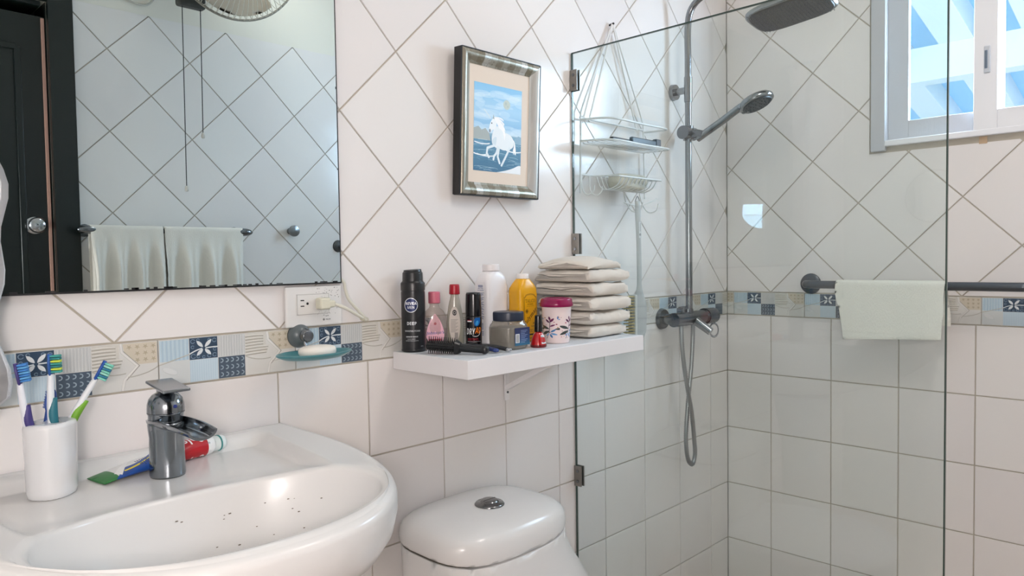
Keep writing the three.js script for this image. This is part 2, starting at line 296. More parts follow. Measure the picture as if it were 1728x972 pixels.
// ---------------------------------------------------------------- doorway across from the mirror
{
  const dark = mat('#0d1614', 0.3), d = new THREE.Group(); d.name = 'door_1'; d.userData = { kind: 'structure', label: 'dark green panelled door standing slightly ajar in a dark frame', category: 'door' }; scene.add(d);
  const zc = ZF - 0.006;
  mesh('casing', join([G.box(0.073, DTOP + 0.08, 0.024, DX1 + 0.0365, (DTOP + 0.08) / 2, zc), G.box(0.077, DTOP + 0.08, 0.024, DX0 - 0.0385, (DTOP + 0.08) / 2, zc), G.box(DX1 - DX0, 0.08, 0.024, (DX0 + DX1) / 2, DTOP + 0.04, zc)]), dark, d);
  mesh('jamb', join([G.box(0.015, DTOP, 0.136, DX1 + 0.0065, DTOP / 2, ZF + 0.075), G.box(0.015, DTOP, 0.136, DX0 - 0.0065, DTOP / 2, ZF + 0.075), G.box(DX1 - DX0 - 0.03, 0.015, 0.136, (DX0 + DX1) / 2, DTOP - 0.0075, ZF + 0.075)]), dark, d);
  const leaf = new THREE.Group(); leaf.name = 'leaf'; leaf.position.set(DX0 + 0.003, 0, ZF + 0.012); leaf.rotation.y = -0.012; d.add(leaf);
  const W = DX1 - DX0 - 0.007;
  mesh('slab', G.box(W, 2.0, 0.036, W / 2, 1.012, 0.02), dark, leaf);
  mesh('edge_strip', G.box(0.009, 1.99, 0.006, W - 0.0045, 1.012, -0.001), mat('#d9ab9b', 0.5), leaf);
  for (const [ya, yb] of [[0.12, 0.88], [1.02, 1.9]]) mesh('panel_moulding', join([G.rbox(W - 0.16, 0.02, 0.014, 0.004, W / 2, ya, 0), G.rbox(W - 0.16, 0.02, 0.014, 0.004, W / 2, yb, 0), G.rbox(0.02, yb - ya, 0.014, 0.004, 0.08, (ya + yb) / 2, 0), G.rbox(0.02, yb - ya, 0.014, 0.004, W - 0.08, (ya + yb) / 2, 0)]), dark, leaf);
  mesh('knob', G.lathe([[0, 0.055], [0.018, 0.052], [0.026, 0.042], [0.026, 0.034], [0.012, 0.026], [0.011, 0.008], [0.028, 0.005], [0.028, 0], [0, 0]]).rotateX(-Math.PI / 2).translate(W - 0.05, Y0 + 0.118, 0), M.chrome, leaf);
  // passage behind the door
  const hall = struct('wall_passage', 'walls of the passage behind the door', 'wall');
  mesh('masonry', join([G.box(1.4, CEIL, 0.1, -2.0, CEIL / 2, 2.75), G.box(0.1, CEIL, 1.1, -2.75, CEIL / 2, 2.25), G.box(0.1, CEIL, 1.1, -1.25, CEIL / 2, 2.25)]), M.paint, hall);
}

// ---------------------------------------------------------------- mirror
{
  const x0 = -2.25, x1 = -1.612, y0 = Y0 - 0.0575, y1 = Y0 + 0.78, t = thing('wall_mirror', 'large frameless mirror with blackened edges above the wash basin', 'mirror', [(x0 + x1) / 2, (y0 + y1) / 2, 0]);
  mesh('backing', G.box(x1 - x0 + 0.006, y1 - y0 + 0.005, 0.0105, 0.001, -0.0005, 0.0068), mat('#1b1b1e', 0.5), t);
  mesh('mirror_glass', G.box(x1 - x0, y1 - y0, 0.004, 0, 0, 0.0125), mat(new THREE.Color().setRGB(0.66, 0.75, 0.765), 0.004, { metalness: 1 }), t);
  const chips = []; for (let i = 0; i < 34; i++) { const w = rr(0.004, 0.016); chips.push(G.box(w, rr(0.0012, 0.0036), 0.0006, rr((x0 - x1) / 2 + 0.01, (x1 - x0) / 2 - 0.01), -(y1 - y0) / 2 + 0.0012, 0.0148)); }
  for (let i = 0; i < 3; i++) chips.push(G.box(rr(0.0006, 0.0016), rr(0.002, 0.005), 0.0006, (x1 - x0) / 2 - 0.001, rr(-(y1 - y0) / 2, 0.1), 0.0148));
  mesh('edge_wear', join(chips), mat('#17171a', 0.6), t).userData.kind = 'stuff';
}

// ---------------------------------------------------------------- things on the wall across, seen in the mirror
{
  const y = Y0 + 0.103, zb = 1.49;
  const t = thing('towel_bar', 'chrome towel bar on the wall across from the mirror, two hand towels over it', 'towel bar', [-1.37, y, zb]);
  mesh('rail', G.rod([-0.29, 0, 0], [0.27, 0, 0], 0.009), M.darkChrome, t);
  for (const s of [-1, 1]) { mesh('finial', new THREE.SphereGeometry(0.02, 24, 14).scale(1.9, 0.75, 0.9).translate(s * 0.27, 0, 0), M.darkChrome, t); mesh('bracket', join([G.rod([s * 0.265, 0, 0], [s * 0.265, 0, 0.07], 0.008), G.rod([s * 0.265, 0, 0.068], [s * 0.265, 0, 0.078], 0.022)]), M.darkChrome, t); }
  const cloth = mat('#e9e5dc', 0.95, { sheen: 0.4, sheenColor: new THREE.Color('#ffffff'), bumpMap: noiseTexture(128, 40, 0.4, 1, 8), bumpScale: 0.0008 });
  const hang = (xa, xb, label, ph) => {
    const rings = [], N = 60, prof = [];
    for (let i = 0; i <= 26; i++) prof.push([lerp(-0.34, 0, i / 26), 1]); for (let i = 1; i < 8; i++) { const q = i / 8 * Math.PI; prof.push([0.0125 * Math.sin(q), Math.cos(q)]); } for (let i = 0; i <= 20; i++) prof.push([lerp(0, -0.28, i / 20), -1]);
    for (let k = 0; k <= N; k++) {
      const u = k / N, x = lerp(xa, xb, u), ring = [], end = Math.min(1, Math.min(u, 1 - u) * 14), th = 0.0028 * Math.sqrt(Math.max(0.05, end)), out = [], inn = [];
      prof.forEach(([dy, s]) => {
        const drop = smooth(0, 0.16, -dy), f = drop * (0.013 * Math.sin(u * 21 + ph) + 0.007 * Math.sin(u * 43 + ph * 2)) * (s > 0 ? 1 : 0.4) + drop * 0.012;
        const r = 0.0135, zo = -s * r - (s > 0 ? f : -f), X = x + drop * 0.006 * Math.sin(u * 21 + ph + 1);
        out.push([X, dy + (dy > 0 ? 0.004 : 0), zo - Math.sign(s) * th]); inn.push([X, dy > 0 ? dy * 0.7 : dy, zo + Math.sign(s) * th]);
      });
      rings.push([...out, ...inn.reverse()]);
    }
    const q = thing('hand_towel', label, 'towel', [-1.37, y, zb], 0, 'hand towels on the bar across from the mirror');
    mesh('cloth', loft(rings), cloth, q);
  };
  hang(-0.27, -0.035, 'white hand towel over the chrome bar, the one next to the dark door', 0.4);
  hang(-0.03, 0.262, 'cream-white hand towel at the free end of the chrome bar', 2.1);
  const k = thing('robe_hook', 'round polished metal robe hook on the tiles beside the towel bar', 'hook', [-0.857, Y0 + 0.114, ZF]);
  mesh('stem', G.rod([0, 0, 0.001], [0, 0, -0.03], 0.014), M.darkChrome, k); mesh('cap', G.lathe([[0, 0.018], [0.02, 0.016], [0.023, 0.012], [0.023, 0.002], [0.02, 0], [0, 0]], 32).rotateX(-Math.PI / 2).translate(0, 0, -0.028), M.steel, k);
  const c = thing('hook_disc', 'dark grey suction hook on the tiles across from the mirror', 'hook', [-0.625, Y0 + 0.052, ZF]);
  mesh('suction_cup', G.lathe([[0, 0.012], [0.012, 0.012], [0.024, 0.006], [0.027, 0], [0, 0]], 32).rotateX(-Math.PI / 2), mat('#4b4d4e', 0.4), c); mesh('hook', G.rod([0, 0, -0.01], [0, -0.012, -0.026], 0.005), M.darkChrome, c);
  // wall fan
  const f = thing('wall_fan', 'beige wall fan with wire guard high across from the mirror', 'fan', [-1.2, Y0 + 1.105, 1.27]);
  const R = 0.25, head = new THREE.Group(); head.name = 'fan_head'; head.rotation.x = -0.22; f.add(head);
  const wireMat = mat('#cfcabd', 0.4), wires = [];
  for (let i = 0; i < 72; i++) { const q = i / 72 * Math.PI * 2, c2 = Math.cos(q), s2 = Math.sin(q); wires.push(G.tube([[0.05 * c2, 0.05 * s2, -0.075], [0.14 * c2, 0.14 * s2, -0.068], [R * 0.96 * c2, R * 0.96 * s2, -0.03], [R * c2, R * s2, 0]], 0.0013, 8, 4)); wires.push(G.tube([[0.08 * c2, 0.08 * s2, 0.075], [0.15 * c2, 0.15 * s2, 0.062], [R * 0.96 * c2, R * 0.96 * s2, 0.028], [R * c2, R * s2, 0]], 0.0013, 8, 4)); }
  mesh('guard', join(wires), wireMat, head);
  mesh('guard_rim', new THREE.TorusGeometry(R, 0.0045, 8, 72), mat('#8a857a', 0.5), head);
  mesh('badge', G.cyl(0.055, 0.055, 0.008, 0, 0, 0).rotateX(Math.PI / 2).translate(0, 0, -0.078), M.black, head);
  for (let b = 0; b < 3; b++) { const rings = []; for (let i = 0; i <= 12; i++) { const r = lerp(0.04, 0.236, i / 12), wd = lerp(0.75, 0.66, i / 12), ring = [], arc = []; for (let j = 0; j <= 10; j++) { const a = (j / 10 - 0.5) * 2 * wd + b * 2.094 + 4.8; arc.push([r * Math.cos(a), r * Math.sin(a), (j / 10 - 0.5) * 0.05]); } ring.push(...arc.map((p) => [p[0], p[1], p[2] - 0.001]), ...arc.reverse().map((p) => [p[0], p[1], p[2] + 0.001])); rings.push(ring); } mesh('blade', loft(rings), mat('#b3a592', 0.4), head); }
  mesh('motor', G.lathe([[0, -0.02], [0.045, -0.02], [0.075, 0.05], [0.07, 0.13], [0.04, 0.15], [0, 0.15]], 32).rotateX(Math.PI / 2), mat('#cdc8bb', 0.5), head);
  mesh('wall_arm', join([G.rod([0, -0.02, 0.13], [0, -0.02, 0.3], 0.02), G.rbox(0.11, 0.16, 0.03, 0.008, 0, -0.02, 0.283)]), mat('#cdc8bb', 0.5), f);
  const ends = [[-0.118, -0.848], [-0.052, -0.648]];
  for (const [x, e] of ends) { const cord = mesh('pull_cord', G.rod([x, -0.17, 0.195], [x, e, 0.205], 0.0016, 0.0016, 6), mat('#23282a', 0.6), f); mesh('cord_bead', G.lathe([[0, 0.012], [0.005, 0.01], [0.007, 0], [0.006, -0.008], [0, -0.01]], 16).translate(x, e, 0.205), mat('#cfcac2', 0.4), cord); }
  mesh('cord_housing', G.rbox(0.1, 0.05, 0.04, 0.01, -0.085, -0.165, 0.2), mat('#3a3a38', 0.5), f);
  const cb = thing('fan_cable', 'grey cable running along the wall to the fan', 'cable', [0, 0, 0]);
  mesh('cable', G.tube([[-1.72, Y0 + 0.96, ZF - 0.006], [-1.55, Y0 + 0.945, ZF - 0.006], [-1.43, Y0 + 0.918, ZF - 0.006], [-1.38, Y0 + 0.95, ZF - 0.006], [-1.36, Y0 + 1.05, ZF - 0.01]], 0.004, 40, 6), mat('#bdbbb2', 0.6), cb);
}

// ---------------------------------------------------------------- wall lamp beside the door (behind the camera) and shaving mirror on the left wall
{
  const t = thing('wall_lamp', 'opal globe wall lamp beside the dark door', 'lamp', [-2.62, 1.15, ZF]);
  mesh('wall_plate', G.rod([0, -0.02, -0.001], [0, -0.02, -0.02], 0.05, 0.046, 32), M.chrome, t); mesh('arm', G.tube([[0, -0.02, -0.018], [0, -0.03, -0.07], [0, -0.01, -0.1], [0, 0.02, -0.1]], 0.008, 24, 10), M.chrome, t);
  mesh('globe', new THREE.SphereGeometry(0.085, 32, 20).translate(0, 0.1, -0.1), mat('#fff3ea', 0.4, { emissive: new THREE.Color().setRGB(1, 0.93, 0.88), emissiveIntensity: 2.5 }), t);
  const l = new THREE.PointLight(new THREE.Color().setRGB(1.0, 0.915, 0.89), 2.0); l.position.set(-2.62, 1.25, ZF - 0.1); l.castShadow = true; l.shadow.radius = 4; scene.add(l);
  const s = thing('shaving_mirror', 'round chrome-rimmed shaving mirror on the wall at the basin end', 'mirror', [XL + 0.045, Y0 + 0.222, 0.395]);
  const head = new THREE.Group(); head.name = 'mirror_head'; s.add(head); const c = V(XL + 0.05, Y0 + 0.222, 0.395), from = V(0.823, -0.035, -0.378).normalize(), to = V(0, Y0 + 0.70, 0.80).sub(c).normalize(), n = from.clone().add(to).normalize();
  head.quaternion.setFromUnitVectors(V(0, 0, 1), n); head.position.copy(n).multiplyScalar(0.03);
  mesh('glass', G.cyl(0.106, 0.106, 0.002, 0, 0, 0, 64).rotateX(Math.PI / 2).translate(0, 0, 0.004), mat('#e8ecec', 0.003, { metalness: 1 }), head); mesh('rim', new THREE.TorusGeometry(0.108, 0.005, 12, 72), M.chrome, head); mesh('back_shell', G.cyl(0.106, 0.09, 0.008, 0, 0, 0, 48).rotateX(-Math.PI / 2).translate(0, 0, -0.003), M.chrome, head);
  mesh('mount', join([G.rod([-0.044, 0, 0], [0.012, 0, 0], 0.012), G.rod([-0.0445, 0, 0], [-0.036, 0, 0], 0.035)]), M.chrome, s);
}

// ---------------------------------------------------------------- wash basin
{
  const xs = -2.03, rim = Y0 - 0.318, t = thing('wash_basin', 'white ceramic pedestal wash basin with oval bowl under the mirror', 'basin', [xs, 0, 0]);
  const out = (() => { // half-width as a superellipse at the front, straight back
    const pts = [], N = 400; for (let i = 0; i <= N; i++) { const q = i / N * Math.PI, c = Math.cos(q), s = Math.sin(q); pts.push([0.287 * Math.sign(c) * Math.abs(c) ** (2 / 2.3), 0.12 + 0.464 * Math.abs(s) ** (2 / 2.3)]); } pts.push([-0.287, 0.004], [0.287, 0.004]); return pts;
  })();
  const bc = [0, 0.403], hit = (ang) => { // distance from bowl centre to the outline
    const dx = Math.cos(ang), dz = Math.sin(ang); let best = 9; out.forEach((p, i) => { const q = out[(i + 1) % out.length], ex = q[0] - p[0], ez = q[1] - p[1], den = dx * ez - dz * ex; if (Math.abs(den) < 1e-9) return; const px = p[0] - bc[0], pz = p[1] - bc[1], tt = (px * ez - pz * ex) / den, u = (px * dz - pz * dx) / den; if (tt > 0 && u >= -1e-6 && u <= 1 + 1e-6) best = Math.min(best, tt); }); return best;
  };
  const N = 220, angs = []; for (let i = 0; i < N; i++) angs.push(-i / N * Math.PI * 2);
  for (const [cx, cz] of [[0.287, 0.004], [-0.287, 0.004]]) { const a = Math.atan2(cz - bc[1], cx - bc[0]); let bi = 0, bd = 9; angs.forEach((q, i) => { const d = Math.abs(Math.atan2(Math.sin(q - a), Math.cos(q - a))); if (d < bd) { bd = d; bi = i; } }); angs[bi] = a; }
  const Rb = angs.map((a) => { const c = Math.cos(a) / 0.209, s = Math.sin(a) / 0.14; return 1 / Math.sqrt(c * c + s * s); }), Ro = angs.map(hit);
  const deckAt = (x, z) => -0.019 * smooth(0.222, 0.208, Math.abs(x) + Math.max(0, z - 0.1) * 0.1) * smooth(0.046, 0.062, z) * smooth(0.36, 0.22, z);
  const rings = [], ring = (f) => rings.push(angs.map((a, i) => { const [r, y] = f(i, a); return [bc[0] + r * Math.cos(a), rim + y, bc[1] + r * Math.sin(a)]; }));
  for (let k = 0; k <= 18; k++) { const s = 0.08 + 0.9 * k / 18; ring((i, a) => { const x = bc[0] + s * Rb[i] * Math.cos(a), z = bc[1] + s * Rb[i] * Math.sin(a), e = deckAt(x, z) * smooth(0.6, 1, s); return [s * Rb[i], e - 0.008 - 0.155 * (1 - s ** 3.4)]; }); }
  for (const [s, dy] of [[0.995, -0.0065], [1.01, -0.003], [1.03, -0.001], [1.06, 0]]) ring((i, a) => { const r = Math.min(s * Rb[i], Ro[i] * 0.95), x = bc[0] + r * Math.cos(a), z = bc[1] + r * Math.sin(a); return [r, dy + deckAt(x, z)]; });
  for (let k = 1; k <= 26; k++) ring((i, a) => { const r0 = Math.min(1.06 * Rb[i], Ro[i] * 0.95), r = lerp(r0, Ro[i] - 0.012, k / 26), x = bc[0] + r * Math.cos(a), z = bc[1] + r * Math.sin(a); return [r, deckAt(x, z) + 0.003 * Math.sin(Math.PI * k / 26) * smooth(0.3, 0.5, z)]; });
  for (const [d, y] of [[0.006, -0.0015], [0.002, -0.005], [0, -0.011], [0, -0.03]]) ring((i) => [Ro[i] - d, y]);
  for (const [f, y] of [[0.012, -0.055], [0.045, -0.08], [0.12, -0.11], [0.26, -0.15], [0.44, -0.19], [0.6, -0.21]]) rings.push(angs.map((a, i) => { const x = Ro[i] * Math.cos(a), z = bc[1] + Ro[i] * Math.sin(a); return [x * (1 - f), rim + y, 0.004 + (z - 0.004) * (1 - f)]; }));
  mesh('bowl', loft(rings), M.ceramic, t);
  mesh('drain', G.lathe([[0, 0.004], [0.018, 0.004], [0.023, 0.002], [0.024, 0], [0, 0]], 32).translate(0, rim - 0.1625, 0.403), M.chrome, t);
  const ped = []; for (const [y, a, b] of [[0.0, 0.11, 0.1], [0.03, 0.1, 0.09], [0.2, 0.08, 0.075], [0.5, 0.085, 0.08], [0.665, 0.12, 0.11]]) ped.push(superEllipse(a, b, 2.4, 48, 0, 0.16, y));
  mesh('pedestal', loft(ped), M.ceramic, t);
  const dots = []; for (let i = 0; i < 18; i++) { const a = rr(0.35, 1.7), s = rr(0.8, 0.955), x = s * 0.209 * Math.cos(a), z = 0.403 - s * 0.14 * Math.sin(a), sb = Math.hypot(x / 0.209, (z - 0.403) / 0.14), y = rim - 0.008 - 0.155 * (1 - sb ** 3.4) + deckAt(x, z) * smooth(0.6, 1, sb); dots.push(new THREE.SphereGeometry(rr(0.0006, 0.0015), 6, 4).scale(1.6, 0.5, 1).translate(x, y + 0.0003, z)); }
  mesh('grime_specks', join(dots), mat('#6b5f52', 0.9), t).userData.kind = 'stuff';

  // mixer tap
  const deck = rim - 0.0188, f = thing('basin_mixer', 'chrome single-lever mixer tap with wide open spout on the basin', 'tap', [-2.0, deck, 0.135]); f.scale.set(0.92, 0.79, 0.97);
  const ch = mat('#8f9499', 0.13, { metalness: 1 });
  mesh('body', G.lathe([[0, 0], [0.0265, 0], [0.0275, 0.004], [0.027, 0.03], [0.0265, 0.075], [0.028, 0.09], [0.0285, 0.1], [0.026, 0.106], [0, 0.106]], 48), ch, f);
  // open trough spout
  const sp = []; for (let i = 0; i <= 20; i++) { const q = i / 20, z = lerp(-0.034, 0.135, q), y = 0.1 + 0.01 * Math.sin(q * 2.2) - 0.004 * q, w = lerp(0.0295, 0.0225, q) - (q < 0.12 ? 0.018 * (1 - q / 0.12) : 0), d = 0.023 * (q < 0.12 ? q / 0.12 * 0.7 + 0.3 : 1) - 0.006 * q, r = []; for (let j = 0; j <= 14; j++) { const a = Math.PI * j / 14; r.push([-w * Math.cos(a), y + 0.006 - d * Math.sin(a), z]); } for (let j = 14; j >= 0; j--) { const a = Math.PI * j / 14; r.push([-(w - 0.0035) * Math.cos(a), y + 0.0065 - (d - 0.004) * Math.sin(a), z]); } sp.push(r); }
  mesh('spout', toCreasedNormals(loft(sp), 0.7), ch, f);
  mesh('collar', G.lathe([[0, 0.104], [0.026, 0.104], [0.027, 0.108], [0.027, 0.118], [0.0285, 0.121], [0.0285, 0.123], [0, 0.123]], 48), ch, f);
  const hd = mesh('cartridge_dome', G.lathe([[0.0285, 0.1235], [0.0285, 0.129], [0.028, 0.138], [0.0255, 0.148], [0.02, 0.156], [0.012, 0.161], [0, 0.162]], 48), ch, f);
  mesh('hot_cold_dot', new THREE.SphereGeometry(0.0035, 12, 8).translate(0.004, 0.136, 0.0275), mat('#2a3b8a', 0.3), hd);
  mesh('lever_neck', G.rbox(0.018, 0.02, 0.026, 0.004, 0, 0.16, -0.004), ch, f);
  mesh('lever', G.rbox(0.043, 0.006, 0.074, 0.002, 0, 0, 0).rotateX(0.14).translate(0.0, 0.1735, 0.011), ch, f);

  // toothpaste tube lying behind the tap
  const tp = thing('toothpaste_tube', 'toothpaste tube in red, white and blue lying behind the tap', 'toothpaste', [-1.984, deck, 0.077], 0.17);
  const tubeTex = canvasTex(1024, 256, (g, w, h) => {
    g.fillStyle = '#f2f2f0'; g.fillRect(0, 0, w, h); const q = g.createLinearGradient(0, 0, 300, 0); q.addColorStop(0, '#2f7a3c'); q.addColorStop(1, '#3d8a4a'); g.fillStyle = q; g.fillRect(0, 0, 130, h);
    g.fillStyle = '#2350a0'; g.beginPath(); g.moveTo(90, h); g.lineTo(240, 150); g.quadraticCurveTo(420, 190, 560, 20); g.lineTo(620, 0); g.lineTo(640, h); g.fill(); g.fillStyle = '#e4d336'; g.beginPath(); g.moveTo(200, 205); g.quadraticCurveTo(400, 215, 520, 110); g.quadraticCurveTo(400, 190, 200, 190); g.fill();
    g.fillStyle = '#ffffff'; g.beginPath(); g.moveTo(120, 180); g.lineTo(330, 20); g.lineTo(360, 20); g.lineTo(160, 230); g.fill();
    g.save(); g.translate(420, 178); g.rotate(Math.PI); g.fillStyle = '#24366f'; g.font = 'bold 58px sans-serif'; g.textAlign = 'center'; g.fillText('Triple', 0, 6); g.fillText('Action', 0, 58); g.restore();
    g.fillStyle = '#b5121f'; g.fillRect(600, 0, 400, h * 0.86); g.save(); g.translate(985, 158); g.rotate(Math.PI); g.fillStyle = '#fff'; g.font = 'bold 104px sans-serif'; g.textAlign = 'left'; g.fillText('Colgate', 0, 44); g.restore(); g.fillStyle = '#f2f2f0'; g.fillRect(1000, 0, 24, h);
  });
  const rg = []; for (let i = 0; i <= 22; i++) { const q = i / 22, x = lerp(-0.105, 0.072, q), hh = lerp(0.0015, 0.0165, Math.min(1, q * 1.2) ** 0.8), ww = lerp(0.027, 0.017, q), r = []; for (let j = 0; j < 32; j++) { const a = j / 32 * Math.PI * 2; r.push([x, hh + hh * Math.sin(a), -ww * Math.cos(a)]); } rg.push(r); }
  const tg = loft(rg), up = tg.attributes.position, tu = tg.attributes.uv; for (let i = 0; i < up.count; i++) tu.setXY(i, (up.getX(i) + 0.105) / 0.177, 0.5 - up.getZ(i) / 0.056);
  mesh('tube', tg, mat('#ffffff', 0.3, { map: tubeTex }), tp);
  mesh('shoulder', G.lathe([[0.017, 0], [0.0155, 0.008], [0.012, 0.013], [0, 0.013]], 32).rotateZ(-Math.PI / 2).translate(0.0715, 0.0168, 0), mat('#f4f4f2', 0.3), tp);
  mesh('cap', G.lathe([[0, 0.022], [0.0105, 0.022], [0.012, 0.019], [0.0125, 0.001], [0, 0]], 28).rotateZ(-Math.PI / 2).translate(0.084, 0.0155, 0), mat('#e6efee', 0.3), tp);
  mesh('cap_ring', new THREE.TorusGeometry(0.0122, 0.0015, 8, 28).rotateY(Math.PI / 2).translate(0.096, 0.0155, 0), mat('#3a8f8c', 0.4), tp);

  // tumbler with toothbrushes
  const cx = -2.147, cz = 0.112, cup = thing('toothbrush_tumbler', 'oval white ceramic toothbrush holder on the basin deck', 'holder', [cx, deck, cz], 0.75);
  const rings2 = []; for (const [y, a, b] of [[0, 0.03, 0.026], [0.002, 0.034, 0.029], [0.01, 0.0355, 0.0305], [0.05, 0.036, 0.031], [0.095, 0.037, 0.032], [0.105, 0.037, 0.032], [0.1095, 0.0355, 0.0305], [0.111, 0.032, 0.027]]) rings2.push(superEllipse(a, b, 2.3, 96, 0, 0, y));
  const cg = loft(rings2), ev = new Evaluator(); ev.useGroups = false; let body = new Brush(cg); body.updateMatrixWorld();
  const holes = [[-0.017, -0.008], [-0.004, 0.011], [0.017, -0.006], [-0.0, -0.016]]; for (const [hx, hz] of holes) { const hB = new Brush(new THREE.CylinderGeometry(0.0085, 0.0085, 0.09, 20).translate(hx, 0.085, hz)); hB.updateMatrixWorld(); body = ev.evaluate(body, hB, SUBTRACTION); body.updateMatrixWorld(); }
  body.geometry.clearGroups(); mesh('body', body.geometry, mat('#dfe0e1', 0.16, { clearcoat: 0.4 }), cup); cup.scale.setScalar(0.93);
  const W2 = (x, z) => { const c = Math.cos(0.75), s = Math.sin(0.75); return [cx + 0.93 * (x * c + z * s), cz + 0.93 * (-x * s + z * c)]; };
  const brush = (label, hole, tip, cols, bristleDir, bc2) => {
    const [bx, bz] = W2(...holes[hole]), base = V(bx, deck + 0.052, bz), end = V(...tip), dir = end.clone().sub(base), L = dir.length(); dir.normalize();
    const b = thing('toothbrush', label, 'toothbrush', [base.x, base.y, base.z], 0, 'toothbrushes in the holder');
    const zd = V(...bristleDir).addScaledVector(dir, -V(...bristleDir).dot(dir)).normalize(), xd = dir.clone().cross(zd).normalize(); b.quaternion.setFromRotationMatrix(new THREE.Matrix4().makeBasis(xd, dir, zd));
    const prof = (ya, yb, wf, df, n = 14, bend = 0) => { const r = []; for (let i = 0; i <= n; i++) { const q = i / n, y = lerp(ya, yb, q), rg2 = []; for (let j = 0; j < 16; j++) { const a = -j / 16 * Math.PI * 2; rg2.push([wf(q) * Math.cos(a), y, df(q) * Math.sin(a) + bend * Math.sin(q * Math.PI)]); } r.push(rg2.reverse()); } return loft(r.map((e) => e.slice().reverse())); };
    const hl = 0.028, neck = L - hl;
    mesh('handle', prof(0, neck, (q) => lerp(0.0066, 0.0046, q), (q) => lerp(0.0058, 0.004, q), 16, -0.003), mat(cols[0], 0.3), b);
    mesh('grip', prof(neck * 0.3, neck * 0.72, (q) => 0.0003 + 0.0062 * Math.sin(Math.PI * lerp(0.12, 0.88, q)), () => 0.0062, 12, -0.001), mat(cols[1], 0.5), b);
    const h = mesh('head', prof(neck - 0.002, L, (q) => 0.0074 * Math.sqrt(Math.max(0.05, Math.sin(Math.PI * lerp(0.12, 0.93, q)))), () => 0.0028, 12), mat(cols[2], 0.35), b);
    const tufts = bc2.map(() => []); for (let r = 0; r < 7; r++) for (let c = -1; c <= 1; c++) tufts[r % bc2.length].push(G.cyl(0.00175, 0.0014, 0.0115, 0, 0, 0, 7).rotateX(Math.PI / 2).translate(c * 0.0036, neck + 0.003 + r * 0.0036, 0.0075));
    tufts.forEach((l, i) => mesh('bristles', join(l), mat(bc2[i], 0.6), h));
  };
  const D = Y0;
  brush('white and purple toothbrush with blue bristles in the holder', 0, [-2.186, D - 0.148, 0.117], ['#e4e6ec', '#3c3372', '#3c3372'], [0.8, 0, 0.35], ['#3d7fc4', '#5b9fd2']);
  brush('white toothbrush with blue head and green and teal bristles in the holder', 1, [-2.146, D - 0.139, 0.118], ['#e6e9ec', '#1f6a78', '#24569c'], [0.8, 0, 0.5], ['#3f9d94', '#c9d94a', '#2c7f80']);
  brush('white toothbrush with lime green grip and teal bristles leaning out of the holder', 2, [-2.074, D - 0.157, 0.112], ['#e8ebee', '#6fa52b', '#1f4fa0'], [0.7, -0.5, 0.4], ['#79c9b6', '#2c7f9c', '#9adac8']);
  brush('short dark blue toothbrush at the back of the holder', 3, [-2.137, D - 0.193, 0.09], ['#2f4f96', '#24407c', '#2f4f96'], [0, 0, -1], ['#7d93c4']);
}

// ---------------------------------------------------------------- white towel hanging beside the mirror
{
  const t = thing('bath_towel', 'white terry towel hanging from a hook at the left end of the mirror', 'towel', [-2.304, Y0, 0.1]);
  const rings = [], N = 50; for (let k = 0; k <= N; k++) { const q = k / N, y = lerp(0.75, -0.215, q), w = lerp(0.05, 0.1, smooth(0, 0.3, q)) + 0.007 * Math.sin(q * 20) + 0.005 * Math.sin(q * 47 + 1), e = k === 0 || k === N ? 0.8 : 1, r = []; for (let j = 0; j < 40; j++) { const a = -j / 40 * Math.PI * 2; const rad = 1 + 0.12 * Math.sin(a * 5 + q * 3); r.push([w * e * rad * Math.cos(a) + 0.004 * Math.sin(q * 9), y, 0.035 * e * rad * Math.sin(a)]); } rings.push(r); }
  mesh('cloth', loft(rings), mat('#e6e6e6', 0.95, { sheen: 0.5, bumpMap: noiseTexture(128, 50, 0.5, 1, 10), bumpScale: 0.002 }), t);
  mesh('hook', join([G.rod([0, 0.76, -0.1], [0, 0.76, -0.02], 0.006), G.rod([0, 0.76, -0.099], [0, 0.76, -0.092], 0.02)]), M.chrome, t);
}

